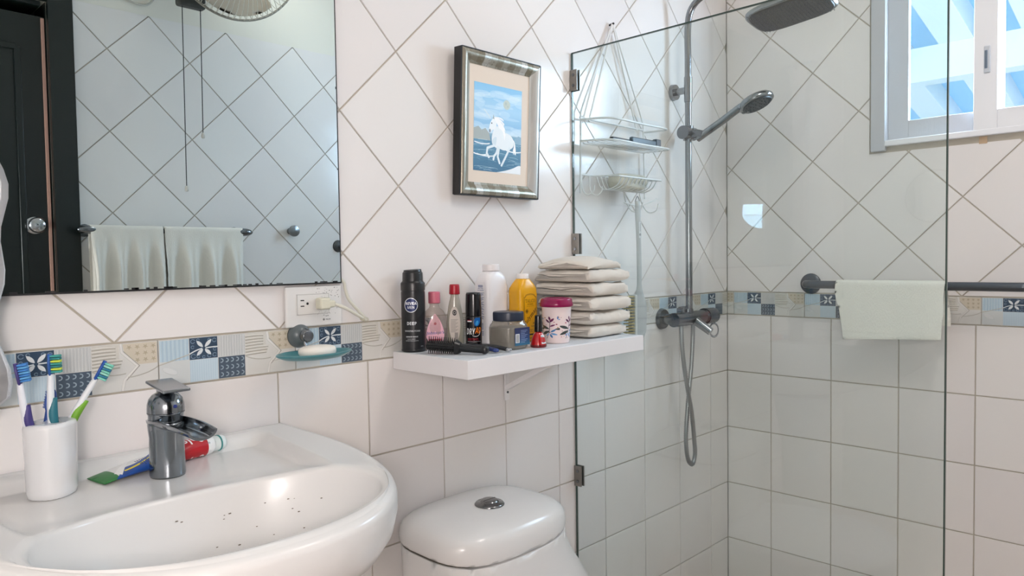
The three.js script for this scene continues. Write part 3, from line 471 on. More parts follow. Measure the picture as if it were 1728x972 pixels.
// ---------------------------------------------------------------- toilet
{
  const t = thing('toilet', 'white ceramic toilet with domed cistern lid beneath the shelf', 'toilet', [-1.34, 0, 0.132]);
  const yl = Y0 - 0.605, N = 72, lid = [], prof = [[0.985, 0], [1, 0.006], [1, 0.018], [0.985, 0.03], [0.95, 0.0385], [0.88, 0.046], [0.75, 0.0525], [0.55, 0.057], [0.3, 0.0595], [0.06, 0.0605]];
  for (const [s, y] of prof) lid.push(superEllipse(0.183 * s, 0.124 * s, lerp(3.4, 2.5, (1 - s)), N, 0, 0, y).map(([x, yy, z]) => [x, yl + yy + (z > 0 ? 0.0 : 0.006 * (z / 0.124) ** 2) - 0.012 * (z > 0 ? (z / 0.124) ** 2 : 0) * (1 - y / 0.07), z + (z > 0 ? 0.012 * (1 - (x / 0.183) ** 2) : 0)]));
  mesh('cistern_lid', loft(lid), M.ceramic, t);
  const seamM = mat('#5d584f', 0.8); mesh('lid_seam', loft([superEllipse(0.177, 0.117, 3.4, N, 0, 0, yl - 0.013), superEllipse(0.177, 0.117, 3.4, N, 0, 0, yl + 0.004)]), seamM, t);
  const body = []; for (const [y, a, b, dz] of [[yl - 0.005, 0.181, 0.122, 0.002], [yl - 0.03, 0.182, 0.122, 0.003], [yl - 0.06, 0.19, 0.123, 0.004], [yl - 0.1, 0.205, 0.125, 0.005], [yl - 0.15, 0.222, 0.128, 0.008], [yl - 0.22, 0.225, 0.13, 0.006], [yl - 0.26, 0.215, 0.125, 0.0]]) body.push(superEllipse(a, b, 3.3, N, a - 0.181, dz, y).map(([x, yy, z]) => [x, yy - (y > yl - 0.01 ? 0.012 * Math.max(0, z / 0.124) ** 2 : 0), z + (z > 0 ? 0.01 * Math.max(0, 1 - (x / 0.2) ** 2) : 0)]));
  mesh('cistern', loft(body.reverse()), M.ceramic, t);
  const b = mesh('flush_button', G.lathe([[0, 0.0105], [0.016, 0.0105], [0.0195, 0.0085], [0.021, 0.005], [0.03, 0.004], [0.0325, 0.001], [0.0325, -0.004], [0, -0.004]], 40).translate(0, yl + 0.0605, 0.018), mat('#8b8d8f', 0.16, { metalness: 1 }), t);
  mesh('button_split', G.box(0.034, 0.0006, 0.0008, 0, yl + 0.0711, 0.018), M.black, b);
  const bowl = []; for (const [y, a, l, z0] of [[0, 0.12, 0.24, 0.16], [0.06, 0.11, 0.23, 0.16], [0.2, 0.12, 0.25, 0.2], [0.3, 0.17, 0.29, 0.24], [0.36, 0.185, 0.3, 0.25], [0.38, 0.18, 0.295, 0.25]]) bowl.push(superEllipse(a, l, 2.3, N, 0, z0, y));
  mesh('bowl', loft(bowl), M.ceramic, t);
  const seat = []; for (const [y, s] of [[0.382, 0.98], [0.387, 1.01], [0.405, 1.01], [0.415, 0.96], [0.419, 0.7], [0.42, 0.1]]) seat.push(superEllipse(0.185 * s, 0.235 * s, 2.3, N, 0, 0.31, y));
  mesh('seat_cover', loft(seat), M.white, t);
}

// ---------------------------------------------------------------- framed picture
{
  const w = 0.262, h = 0.331, t = thing('framed_picture', 'silver framed print of a white unicorn galloping through surf', 'picture', [-1.166, Y0 + 0.3, 0.018]); t.rotation.x = 0.045;
  const art = canvasTex(640, 810, (g, W, Hh) => {
    const s = g.createLinearGradient(0, 0, 0, Hh); s.addColorStop(0, '#86c3ea'); s.addColorStop(0.28, '#a9d4f0'); s.addColorStop(0.45, '#8fc2e6'); s.addColorStop(0.55, '#cfe4f2'); s.addColorStop(0.56, '#8fb4c8'); s.addColorStop(0.62, '#5a8fb0'); s.addColorStop(0.8, '#4d819f'); s.addColorStop(1, '#3f6f90'); g.fillStyle = s; g.fillRect(0, 0, W, Hh);
    g.globalAlpha = 0.35; g.fillStyle = '#d9eefb'; for (let i = 0; i < 40; i++) { g.beginPath(); g.ellipse(rr(0, W), rr(60, 430), rr(60, 170), rr(12, 34), rr(-0.2, 0.2), 0, 7); g.fill(); } g.globalAlpha = 1;
    g.fillStyle = '#c3cfc6'; g.beginPath(); g.arc(430, 160, 46, 0, 7); g.fill(); g.fillStyle = '#b4c4bf'; g.beginPath(); g.arc(418, 150, 14, 0, 7); g.arc(446, 176, 10, 0, 7); g.fill();
    g.fillStyle = '#a9b3b1'; g.beginPath(); g.moveTo(0, 420); g.lineTo(60, 400); g.lineTo(100, 430); g.lineTo(150, 410); g.lineTo(200, 452); g.lineTo(220, 520); g.lineTo(0, 520); g.fill(); g.fillStyle = '#8fb3c9'; g.beginPath(); g.moveTo(540, 480); g.lineTo(600, 440); g.lineTo(640, 450); g.lineTo(640, 520); g.lineTo(540, 520); g.fill();
    for (let i = 0; i < 140; i++) { g.strokeStyle = ['#2f6488', '#79a9c4', '#d6e6ee', '#3f7596'][i % 4]; g.globalAlpha = 0.5; g.lineWidth = rr(1, 6); const y = rr(520, 800), x = rr(-60, 600); g.beginPath(); g.moveTo(x, y); g.quadraticCurveTo(x + 60, y - rr(4, 20), x + rr(90, 180), y + rr(-8, 14)); g.stroke(); }
    g.globalAlpha = 1; g.strokeStyle = '#f2f7fa'; g.lineWidth = 11; for (const [x, y, l] of [[10, 545, 200], [430, 590, 210], [0, 650, 170], [40, 655, 240]]) { g.beginPath(); g.moveTo(x, y); g.quadraticCurveTo(x + l / 2, y + 24, x + l, y + 2); g.stroke(); }
    g.fillStyle = '#f3f8fb'; g.beginPath(); g.moveTo(300, 810); g.quadraticCurveTo(480, 780, 560, 745); g.quadraticCurveTo(620, 715, 640, 730); g.lineTo(640, 810); g.fill();
    // body
    g.fillStyle = '#eef5f8'; g.beginPath(); g.moveTo(262, 400); g.quadraticCurveTo(330, 340, 392, 430); g.quadraticCurveTo(470, 420, 520, 470); g.quadraticCurveTo(560, 540, 505, 570); g.quadraticCurveTo(420, 610, 350, 585); g.quadraticCurveTo(270, 590, 240, 540); g.quadraticCurveTo(225, 480, 250, 440); g.fill();
    g.fillStyle = '#d9e8ef'; g.beginPath(); g.moveTo(240, 520); g.quadraticCurveTo(270, 470, 300, 480); g.quadraticCurveTo(300, 570, 260, 575); g.fill();
    g.fillStyle = '#f4f9fb'; g.beginPath(); g.moveTo(258, 300); g.quadraticCurveTo(205, 340, 196, 420); g.quadraticCurveTo(198, 446, 222, 440); g.quadraticCurveTo(240, 410, 270, 410); g.quadraticCurveTo(310, 380, 290, 320); g.fill();
    g.fillStyle = '#8a97a2'; g.beginPath(); g.ellipse(208, 428, 13, 17, 0, 0, 7); g.fill(); g.fillStyle = '#3d4a55'; g.beginPath(); g.arc(232, 355, 7, 0, 7); g.fill();
    g.strokeStyle = '#dfeaf1'; g.lineWidth = 8; g.beginPath(); g.moveTo(222, 315); g.lineTo(128, 235); g.stroke(); g.fillStyle = '#9fb0bb'; g.beginPath(); g.moveTo(244, 312); g.lineTo(254, 268); g.lineTo(268, 312); g.fill();
    g.strokeStyle = '#ffffff'; g.lineWidth = 7; for (let i = 0; i < 34; i++) { const q = i / 33; g.beginPath(); g.moveTo(262 + 70 * q, 300 + 90 * q); g.quadraticCurveTo(340 + 60 * q, 280 + 120 * q, 380 + 30 * q + rr(-12, 20), 330 + 150 * q + rr(-20, 20)); g.stroke(); } for (let i = 0; i < 18; i++) { g.beginPath(); g.moveTo(515, 480); g.quadraticCurveTo(565, 500, 545 + rr(-20, 20), 610 + rr(-30, 20)); g.stroke(); }
    g.strokeStyle = '#e6f0f5'; g.lineWidth = 24; g.lineCap = 'round'; g.lineJoin = 'round'; for (const l of [[[270, 560], [180, 590], [172, 640], [200, 675]], [[318, 570], [300, 630], [270, 660], [262, 690]], [[335, 580], [318, 660], [345, 720]], [[478, 570], [430, 650], [372, 740]]]) { g.beginPath(); l.forEach((p, i) => (i ? g.lineTo(...p) : g.moveTo(...p))); g.stroke(); }
  });
  mesh('backboard', G.box(w - 0.004, h - 0.004, 0.01, 0, 0, -0.004), M.black, t);
  mesh('mat_board', G.box(w - 0.05, h - 0.05, 0.002, 0, 0, 0.004), mat('#e8dacb', 0.8), t);
  const pw = 0.16, ph = 0.204, px = -0.004, py = -0.0055;
  mesh('print', G.box(pw, ph, 0.0006, px, py, 0.0053), mat('#ffffff', 0.5, { map: art }), t);
  const patch = bumpCanvas(8, 8, (g) => { g.fillStyle = '#888'; g.fillRect(0, 0, 8, 8); });
  const silver = canvasTex(512, 32, (g) => { for (let i = 0; i < 16; i++) { g.fillStyle = ['#b1aea4', '#8f8878', '#c4c3be', '#9c9688', '#d2d1cd'][Math.floor(rnd() * 5)]; g.fillRect(i * 32, 0, 32, 32); for (let k = 0; k < 14; k++) { g.globalAlpha = 0.3; g.fillStyle = rnd() < 0.5 ? '#5d5a4e' : '#e4e3de'; g.fillRect(i * 32 + rr(0, 30), rr(0, 30), rr(1, 9), rr(1, 3)); g.globalAlpha = 1; } } });
  const sm = mat('#ffffff', 0.34, { metalness: 0.75, map: silver });
  const side = (len, horizontal, sx, sy, rot) => { // mitred moulding: profile swept, narrower inside
    const mw = 0.03, pr = [[0, 0, 0], [0, 0.018, 0], [0.003, 0.0215, 0], [0.009, 0.0225, 0], [0.018, 0.019, 0], [0.025, 0.0125, 0], [0.03, 0.011, 0], [0.03, 0.005, 0]], rings = [];
    for (let i = 0; i <= 8; i++) { const q = i / 8; rings.push(pr.map(([u, v]) => [lerp(-len / 2 + u, len / 2 - u, q), -u, v])); }
    const g = loft(rings); const uv = g.attributes.uv, p = g.attributes.position; for (let k = 0; k < p.count; k++) uv.setXY(k, p.getX(k) / 0.33 + 0.5 + sx, -p.getY(k) / 0.033);
    return toCreasedNormals(g, 0.9).rotateZ(rot).translate(horizontal ? 0 : sx * w / 2, horizontal ? sy * h / 2 : 0, -0.008 + 0.004);
  };
  for (const [l, hz, sx, sy, rot] of [[w, true, 0, 1, 0], [w, true, 0, -1, Math.PI], [h, false, -1, 0, Math.PI / 2], [h, false, 1, 0, -Math.PI / 2]]) mesh('frame_side', side(l, hz, sx, sy, rot), sm, t);
  mesh('frame_edge', join([G.box(0.003, h + 0.002, 0.024, -w / 2 - 0.0015, 0, 0.003), G.box(0.003, h + 0.002, 0.024, w / 2 + 0.0015, 0, 0.003), G.box(w, 0.002, 0.024, 0, h / 2 + 0.001, 0.003), G.box(w, 0.002, 0.024, 0, -h / 2 - 0.001, 0.003)]), M.black, t);
}

// ---------------------------------------------------------------- power outlet and plug
{
  const x0 = -1.729, x1 = -1.606, y0 = Y0 - 0.1425, y1 = Y0 - 0.0635, w = x1 - x0, h = y1 - y0, t = thing('power_outlet', 'white double power outlet plate under the corner of the mirror', 'outlet', [(x0 + x1) / 2, (y0 + y1) / 2, 0]);
  mesh('plate', G.rbox(w, h, 0.008, 0.0035, 0, 0, 0.0045), mat('#e3e1de', 0.35), t);
  const face = canvasTex(560, 320, (g, W, Hh) => { g.fillStyle = '#e2e0dc'; g.fillRect(0, 0, W, Hh); g.strokeStyle = '#8d8981'; g.lineWidth = 5; g.strokeRect(6, 6, W - 12, Hh - 12); g.fillStyle = '#4b4741'; for (let i = 0; i < 70; i++) g.fillRect(rr(330, 550), rr(4, 310), rr(2, 8), rr(2, 5)); });
  mesh('socket_face', G.box(0.07, 0.04, 0.0016, -0.004, 0.004, 0.009), mat('#ffffff', 0.4, { map: face }), t);
  for (const dy of [0.0105, -0.0005]) mesh('slot', G.box(0.0075, 0.002, 0.0008, -0.0275, dy + 0.0015, 0.0101), M.black, t);
  mesh('earth_hole', G.cyl(0.0024, 0.0024, 0.0008, 0, 0, 0, 16).rotateX(Math.PI / 2).translate(-0.0165, 0.0055, 0.0101), M.black, t);
  const logo = canvasTex(256, 64, (g) => { g.fillStyle = '#e3e1de'; g.fillRect(0, 0, 256, 64); g.fillStyle = '#4a4a4a'; g.beginPath(); g.arc(34, 32, 22, 0, 7); g.fill(); g.strokeStyle = '#c9c7c3'; g.lineWidth = 4; g.strokeRect(24, 22, 20, 20); g.font = 'bold 40px sans-serif'; g.fillText('INLER', 78, 46); });
  mesh('maker_mark', G.box(0.024, 0.006, 0.0004, 0.028, -0.0275, 0.0086), mat('#ffffff', 0.4, { map: logo }), t);
  const specks = []; for (let i = 0; i < 60; i++) specks.push(G.box(rr(0.0006, 0.003), rr(0.0004, 0.0012), 0.0003, rr(0, w / 2 - 0.004), rr(0.008, h / 2 - 0.003) * (rnd() < 0.75 ? 1 : -0.6), 0.0086)); mesh('soot_specks', join(specks), mat('#3b3733', 0.9), t);
  const p = thing('power_plug', 'cream power plug with cord pushed into the outlet', 'plug', [-1.656, Y0 - 0.0985, 0.0105]);
  mesh('plug_body', G.rbox(0.024, 0.023, 0.02, 0.004, 0, 0, 0.01), mat('#dcd8c4', 0.45), p); mesh('plug_neck', G.rbox(0.018, 0.014, 0.014, 0.004, 0.014, -0.001, 0.013), mat('#d8d4c0', 0.45), p);
  mesh('cord', G.tube([[0.02, -0.001, 0.014], [0.045, -0.012, 0.022], [0.075, -0.029, 0.022], [0.094, -0.038, 0.016], [0.1, -0.036, 0.005], [0.088, -0.02, 0.0], [0.068, 0.004, -0.004], [0.06, 0.025, -0.004], [0.055, 0.042, -0.004], [0.03, 0.06, -0.004]], 0.0035, 60, 8), mat('#d9d6c8', 0.45), p);
  mesh('cord_tape', G.rod([0.082, -0.0335, 0.0195], [0.098, -0.0385, 0.0125], 0.0052), mat('#c8c2ae', 0.7), p);
}

// ---------------------------------------------------------------- soap dish on a suction mount
{
  const t = thing('soap_dish', 'frosted aqua glass soap dish on a grey suction mount', 'soap dish', [-1.7, Y0 - 0.158, 0.0015]);
  mesh('suction_mount', G.lathe([[0, 0.02], [0.012, 0.02], [0.019, 0.012], [0.0235, 0.003], [0.024, 0], [0, 0]], 36).rotateX(Math.PI / 2), mat('#5e676a', 0.3), t);
  mesh('mount_knob', G.lathe([[0, 0.034], [0.0095, 0.034], [0.0115, 0.032], [0.0115, 0.019], [0.014, 0.0185], [0.014, 0.016], [0, 0.016]], 30).rotateX(Math.PI / 2).translate(0.002, 0, 0), M.darkChrome, t);
  mesh('holder_ring', G.tube([[0, -0.006, 0.02], [0, -0.02, 0.026], [0, -0.03, 0.034], [0, -0.033, 0.05]], 0.003, 16, 8), M.chrome, t);
  const dish = []; const prof = [[0.05, 0], [0.5, -0.001], [0.8, 0.002], [0.96, 0.0075], [1, 0.0105], [0.985, 0.0125], [0.9, 0.009], [0.7, 0.004], [0.4, 0.0025], [0.05, 0.002]];
  for (const [s, y] of prof) { const r = []; for (let i = 0; i < 48; i++) { const a = -i / 48 * Math.PI * 2, c = Math.cos(a), sn = Math.sin(a), k = 1 + 0.13 * Math.cos(a * 2) ** 2; r.push([0.068 * s * k * Math.sign(c) * Math.abs(c) ** 0.85, -0.04 + y, 0.058 + 0.046 * s * Math.sign(sn) * Math.abs(sn) ** 0.9]); } dish.push(r); }
  mesh('dish', loft(dish, true, true), mat('#6fb4bb', 0.35, { transmission: 0.55, thickness: 0, ior: 1.45 }), t);
  const s = thing('soap_bar', 'oval cream soap bar lying in the aqua dish', 'soap', [-1.696, Y0 - 0.1942, 0.062], 0.1); const rg = []; for (const [k, y] of [[0.7, 0], [0.9, 0.002], [1, 0.007], [1, 0.012], [0.94, 0.0165], [0.75, 0.0195], [0.4, 0.021], [0.05, 0.0215]]) rg.push(superEllipse(0.037 * k, 0.026 * k, 2.3, 40, 0, 0, y)); mesh('bar', loft(rg), mat('#efe9df', 0.45), s);
}

// ---------------------------------------------------------------- shelf
const SY = Y0 - 0.212;
{
  const x0 = -1.478, x1 = -0.884, d = 0.24, t = thing('wall_shelf', 'thick white floating shelf holding toiletries and towels', 'shelf', [(x0 + x1) / 2, SY, 0]);
  mesh('board', G.rbox(x1 - x0, 0.037, d - 0.002, 0.0012, 0, -0.0185, 0.001 + d / 2, 1), mat('#e9e7e8', 0.3), t);
  mesh('shelf_liner', G.box(x1 - x0 - 0.006, 0.0006, d - 0.006, 0, 0.0001, d / 2), mat('#eceef0', 0.4, { map: canvasTex(512, 256, (g) => { g.fillStyle = '#eef0f2'; g.fillRect(0, 0, 512, 256); for (let i = 0; i < 260; i++) { g.globalAlpha = 0.25; g.strokeStyle = ['#8f979f', '#e6e9ec', '#a9afb6'][i % 3]; g.lineWidth = rr(1, 4); const x = rr(-20, 512), y = rr(0, 256); g.beginPath(); g.moveTo(x, y); g.quadraticCurveTo(x + 30, y + rr(-16, 16), x + rr(40, 90), y + rr(-24, 24)); g.stroke(); } }) }), t);
  const bx = -1.135 - (x0 + x1) / 2, br = new THREE.Group(); br.name = 'bracket'; t.add(br);
  mesh('wall_leg', G.rbox(0.016, 0.118, 0.005, 0.0015, bx, -0.096, 0.0045), M.white, br); mesh('shelf_leg', G.rbox(0.016, 0.004, 0.2, 0.0015, bx, -0.0395, 0.105), M.white, br);
  mesh('strut', G.box(0.013, 0.012, 0.185).rotateX(-0.47).translate(bx, -0.083, 0.087), M.white, br); mesh('screw', G.cyl(0.003, 0.003, 0.002, 0, 0, 0, 12).rotateX(Math.PI / 2).translate(bx, -0.135, 0.0075), M.darkChrome, br);
}
const onShelf = (name, label, cat, x, z, turn = 0, group) => thing(name, label, cat, [x, SY + 0.0005, z], turn, group);
const wrap = (r0, r1, y0, y1, mid, span, tex, o = {}) => { const g = new THREE.CylinderGeometry(r1, r0, y1 - y0, 40, 1, true, mid - span / 2, span).translate(0, (y0 + y1) / 2, 0); return [g, mat('#ffffff', 0.35, { map: tex, side: THREE.DoubleSide, ...o })]; };
const FACE = -0.72; // direction of the viewer seen from the shelf, as an angle round the vertical

{ // shaving foam can
  const t = onShelf('shaving_foam_can', 'tall black shaving foam can with round blue emblem at the shelf end', 'can', -1.446, 0.034), dk = mat('#1b1c1e', 0.32);
  mesh('can', G.lathe([[0, 0], [0.0235, 0], [0.0255, 0.003], [0.0255, 0.126], [0.0245, 0.13], [0.0245, 0.134], [0, 0.134]], 56), mat('#26272a', 0.3, { metalness: 0.35 }), t);
  mesh('base_ring', G.lathe([[0.0235, 0.0005], [0.0262, 0.0015], [0.0262, 0.005], [0.0255, 0.006]], 48), dk, t);
  mesh('cap', G.lathe([[0.0258, 0.131], [0.026, 0.146], [0.0235, 0.149], [0.022, 0.151], [0.0215, 0.168], [0.0195, 0.1705], [0, 0.172]], 56), dk, t);
  mesh('spray_tip', G.cyl(0.0185, 0.0205, 0.009, 0, 0, 0, 40).rotateZ(0.07).translate(0, 0.1705, 0), dk, t);
  const tex = canvasTex(512, 1024, (g, w, h) => {
    g.fillStyle = '#222326'; g.fillRect(0, 0, w, h); g.fillStyle = '#17181a'; g.beginPath(); g.moveTo(w, 300); g.lineTo(300, 480); g.lineTo(w, 620); g.fill();
    g.fillStyle = '#e9ecef'; g.beginPath(); g.arc(200, 210, 136, 0, 7); g.fill(); g.fillStyle = '#1b2a5c'; g.beginPath(); g.arc(200, 210, 124, 0, 7); g.fill();
    g.fillStyle = '#fff'; g.textAlign = 'center'; g.font = 'bold 74px sans-serif'; g.fillText('NIVEA', 200, 204); g.font = '70px sans-serif'; g.fillText('MEN', 200, 276);
    g.fillStyle = '#dfe3e6'; g.font = 'bold 82px sans-serif'; g.fillText('DEEP', 210, 580); g.font = '44px sans-serif'; g.fillText('SHAVING FOAM', 220, 708); g.font = 'bold 32px sans-serif'; g.fillText('SMOOTH SHAVE', 210, 812); g.font = '22px sans-serif'; g.fillText('BLACK CARBON', 200, 852); g.fillText('ANTIBACTERIAL BENEFITS', 210, 884); g.font = '20px sans-serif'; g.fillText('200 ml', 420, 990);
  });
  const [lg, lm] = wrap(0.0257, 0.0257, 0.008, 0.124, FACE + 0.1, 2.2, tex, { metalness: 0.2 }); mesh('label', lg, lm, t);
}
{ // baby oil bottle
  const t = onShelf('baby_oil_bottle', 'clear baby oil bottle with pink cap and drop-shaped pink label', 'bottle', -1.39, 0.037, -0.62), clear = mat('#efe9e6', 0.06, { transmission: 0.85, thickness: 0, ior: 1.45 });
  const r = []; for (const [y, a, b] of [[0.0005, 0.02, 0.011], [0.003, 0.026, 0.0145], [0.03, 0.0285, 0.016], [0.055, 0.0285, 0.016], [0.072, 0.026, 0.0155], [0.083, 0.02, 0.0135], [0.09, 0.012, 0.0105], [0.094, 0.0105, 0.0105], [0.1, 0.0105, 0.0105]]) r.push(superEllipse(a, b, 2.4, 40, 0, 0, y)); mesh('bottle', loft(r), clear, t);
  const o = []; for (const [y, a, b] of [[0.003, 0.018, 0.009], [0.006, 0.0245, 0.0132], [0.03, 0.027, 0.0146], [0.045, 0.0272, 0.0146]]) o.push(superEllipse(a, b, 2.4, 40, 0, 0, y)); mesh('oil', loft(o), mat('#f0e6e2', 0.05, { transmission: 0.9, thickness: 0, ior: 1.3 }), t);
  mesh('cap', G.lathe([[0, 0.1], [0.0125, 0.1], [0.013, 0.102], [0.013, 0.123], [0.012, 0.1255], [0, 0.1255]], 32), mat('#c8697c', 0.4), t);
  const s = new THREE.Shape(); s.moveTo(0, 0.078); s.bezierCurveTo(0.012, 0.066, 0.0195, 0.044, 0.0195, 0.032); s.bezierCurveTo(0.0195, 0.014, 0.01, 0.006, 0, 0.006); s.bezierCurveTo(-0.01, 0.006, -0.0195, 0.014, -0.0195, 0.032); s.bezierCurveTo(-0.0195, 0.044, -0.012, 0.066, 0, 0.078);
  const lg = new THREE.ExtrudeGeometry(s, { depth: 0.0006, bevelEnabled: false, curveSegments: 16 }), p = lg.attributes.position, uv = lg.attributes.uv; for (let i = 0; i < p.count; i++) { uv.setXY(i, p.getX(i) / 0.04 + 0.5, p.getY(i) / 0.08); p.setZ(i, p.getZ(i) + 0.0166 - 6 * p.getX(i) ** 2 - smooth(0.05, 0.08, p.getY(i)) * 0.0025); }
  mesh('label', lg, mat('#ffffff', 0.4, { map: canvasTex(320, 640, (g, w, h) => { g.fillStyle = '#eab4c4'; g.fillRect(0, 0, w, h); g.fillStyle = '#c02845'; g.beginPath(); g.arc(160, 190, 24, 0, 7); g.fill(); g.fillStyle = '#2c3c88'; g.textAlign = 'center'; g.save(); g.translate(160, 372); g.rotate(-0.04); g.font = 'bold italic 64px serif'; g.fillText("Johnson's", 0, 0); g.restore(); g.fillStyle = '#b03a55'; g.font = '30px sans-serif'; g.fillText('baby', 160, 425); g.fillStyle = '#c2435f'; g.fillRect(40, 452, 240, 34); g.fillStyle = '#c2435f'; for (let i = 0; i < 3; i++) g.fillRect(80, 506 + i * 22, 160, 8); }) }), t);
}
{ // lotion bottle with red cap
  const t = onShelf('lotion_bottle', 'slim translucent bottle with red cap and oval pale label', 'bottle', -1.328, 0.034, -0.62);
  const r = []; for (const [y, a, b] of [[0.0005, 0.016, 0.011], [0.003, 0.0195, 0.014], [0.03, 0.0205, 0.0145], [0.06, 0.019, 0.0135], [0.09, 0.0145, 0.0115], [0.112, 0.0095, 0.0095], [0.118, 0.0088, 0.0088]]) r.push(superEllipse(a, b, 2.2, 36, 0, 0, y)); mesh('bottle', loft(r), mat('#dcd8cc', 0.2, { transmission: 0.5, thickness: 0 }), t);
  const o = []; for (const [y, a, b] of [[0.002, 0.016, 0.011], [0.004, 0.0185, 0.013], [0.03, 0.0192, 0.0132], [0.046, 0.0186, 0.0128]]) o.push(superEllipse(a, b, 2.2, 36, 0, 0, y)); mesh('contents', loft(o), mat('#c9c592', 0.3), t);
  mesh('cap', G.lathe([[0, 0.117], [0.0115, 0.117], [0.0122, 0.119], [0.0112, 0.137], [0.0102, 0.1395], [0, 0.1395]], 32), mat('#a80f24', 0.35), t);
  const lg = new THREE.CircleGeometry(1, 40).scale(0.0125, 0.04, 1).translate(-0.002, 0.05, 0), p = lg.attributes.position; for (let i = 0; i < p.count; i++) { const y = p.getY(i); p.setZ(i, 0.0151 - 10 * p.getX(i) ** 2 - smooth(0.05, 0.095, y) * 0.003); }
  mesh('label', lg, mat('#ffffff', 0.45, { side: THREE.DoubleSide, map: canvasTex(200, 640, (g, w, h) => { g.fillStyle = '#d8cfc6'; g.fillRect(0, 0, w, h); g.fillStyle = '#1e1a1c'; g.beginPath(); g.ellipse(100, 110, 38, 52, 0, 0, 7); g.fill(); g.strokeStyle = '#e8e2d8'; g.lineWidth = 5; g.beginPath(); g.arc(100, 110, 22, 0, 7); g.stroke(); g.fillStyle = '#8d857f'; for (let i = 0; i < 12; i++) g.fillRect(30, 230 + i * 20, 130 - (i % 3) * 22, 7); g.fillStyle = '#3c3836'; for (let i = 0; i < 16; i++) g.fillRect(96, 470 + i * 8, 60, i % 2 ? 3 : 5); }) }), t);
}
{ // deodorant
  const t = onShelf('deodorant_stick', 'small black roll-on deodorant with white and orange lettering', 'deodorant', -1.313, 0.08), bk = mat('#141417', 0.2);
  mesh('body', G.lathe([[0, 0], [0.0165, 0], [0.018, 0.002], [0.0182, 0.066], [0.0172, 0.07], [0, 0.07]], 44), bk, t);
  mesh('cap', G.lathe([[0.0178, 0.07], [0.0178, 0.085], [0.0168, 0.117], [0.0152, 0.1215], [0, 0.1225]], 44), bk, t);
  const tex = canvasTex(512, 640, (g, w, h) => { const q = g.createLinearGradient(0, 0, w, 0); g.fillStyle = '#121318'; g.fillRect(0, 0, w, h); g.fillStyle = '#1c5fa8'; g.beginPath(); g.ellipse(350, 80, 90, 120, 0.5, 0, 7); g.fill(); g.fillStyle = '#3aa0dc'; g.beginPath(); g.ellipse(340, 120, 40, 60, 0.5, 0, 7); g.fill(); g.fillStyle = '#e3e3e3'; g.fillRect(60, 50, 140, 44); g.fillStyle = '#a5202c'; g.fillRect(60, 50, 140, 16); g.textAlign = 'left'; g.font = 'italic bold 170px sans-serif'; g.fillStyle = '#f0f0f0'; g.save(); g.translate(0, 380); g.scale(0.78, 1.15); g.fillText('DRY', 20, 0); g.fillStyle = '#ee7d1e'; g.fillText('AD', 362, -18); g.restore(); g.strokeStyle = '#f0f0f0'; g.lineWidth = 12; g.beginPath(); g.moveTo(210, 400); g.bezierCurveTo(330, 470, 470, 380, 420, 300); g.stroke(); g.fillStyle = '#b92632'; g.font = 'bold 46px sans-serif'; g.fillText('DEODORANTE', 70, 500); g.fillStyle = '#d8d8d8'; g.fillRect(60, 540, 400, 6); g.fillStyle = '#8b1d28'; g.fillRect(60, 516, 330, 8); });
  const [lg, lm] = wrap(0.0184, 0.0184, 0.004, 0.066, FACE, 2.3, tex, { roughness: 0.2 }); mesh('label', lg, lm, t);
}
const boxBottle = (t, m, w, d, hs, n = 4.5) => { const r = []; for (const [y, sx, sz, nn] of hs) r.push(superEllipse(w * sx, d * sz, nn || n, 56, 0, 0, y)); return mesh('bottle', loft(r), m, t); };
{ // white talc
  const t = onShelf('white_powder_bottle', 'large white body powder bottle with small blue print', 'bottle', -1.226, 0.048), wm = mat('#eceaec', 0.28);
  boxBottle(t, wm, 0.036, 0.027, [[0.0005, 0.94, 0.92], [0.004, 1, 1], [0.06, 0.985, 0.985], [0.125, 1, 1], [0.142, 0.97, 0.97, 4], [0.155, 0.86, 0.88, 3.4], [0.163, 0.68, 0.76, 2.8], [0.167, 0.5, 0.66, 2.2]]);
  mesh('cap', G.lathe([[0, 0.167], [0.0195, 0.167], [0.02, 0.169], [0.02, 0.181], [0.019, 0.183], [0, 0.183]], 40), mat('#f1ecec', 0.35), t);
  mesh('back_label', G.box(0.0004, 0.13, 0.03, -0.0361, 0.078, 0.002), mat('#ffffff', 0.35, { map: canvasTex(240, 1040, (g, w, h) => { g.fillStyle = '#eceaec'; g.fillRect(0, 0, w, h); g.fillStyle = '#3d4f8c'; g.fillRect(60, 60, 120, 40); g.fillStyle = '#eceaec'; g.font = 'bold 30px sans-serif'; g.textAlign = 'center'; g.fillText('LANDER', 120, 91); g.fillStyle = '#3d4f8c'; g.font = 'bold 26px sans-serif'; g.fillText('Ultra Fresh', 120, 132); g.fillText('for everyone', 120, 164); for (let i = 0; i < 30; i++) if (i % 5 !== 4) g.fillRect(24, 200 + i * 17, 190 - (i * 37 % 60), 8); for (let i = 0; i < 14; i++) g.fillRect(60, 760 + i * 9, 120, i % 2 ? 3 : 6); for (let i = 0; i < 5; i++) g.fillRect(40, 910 + i * 18, 150, 7); }) }), t);
}
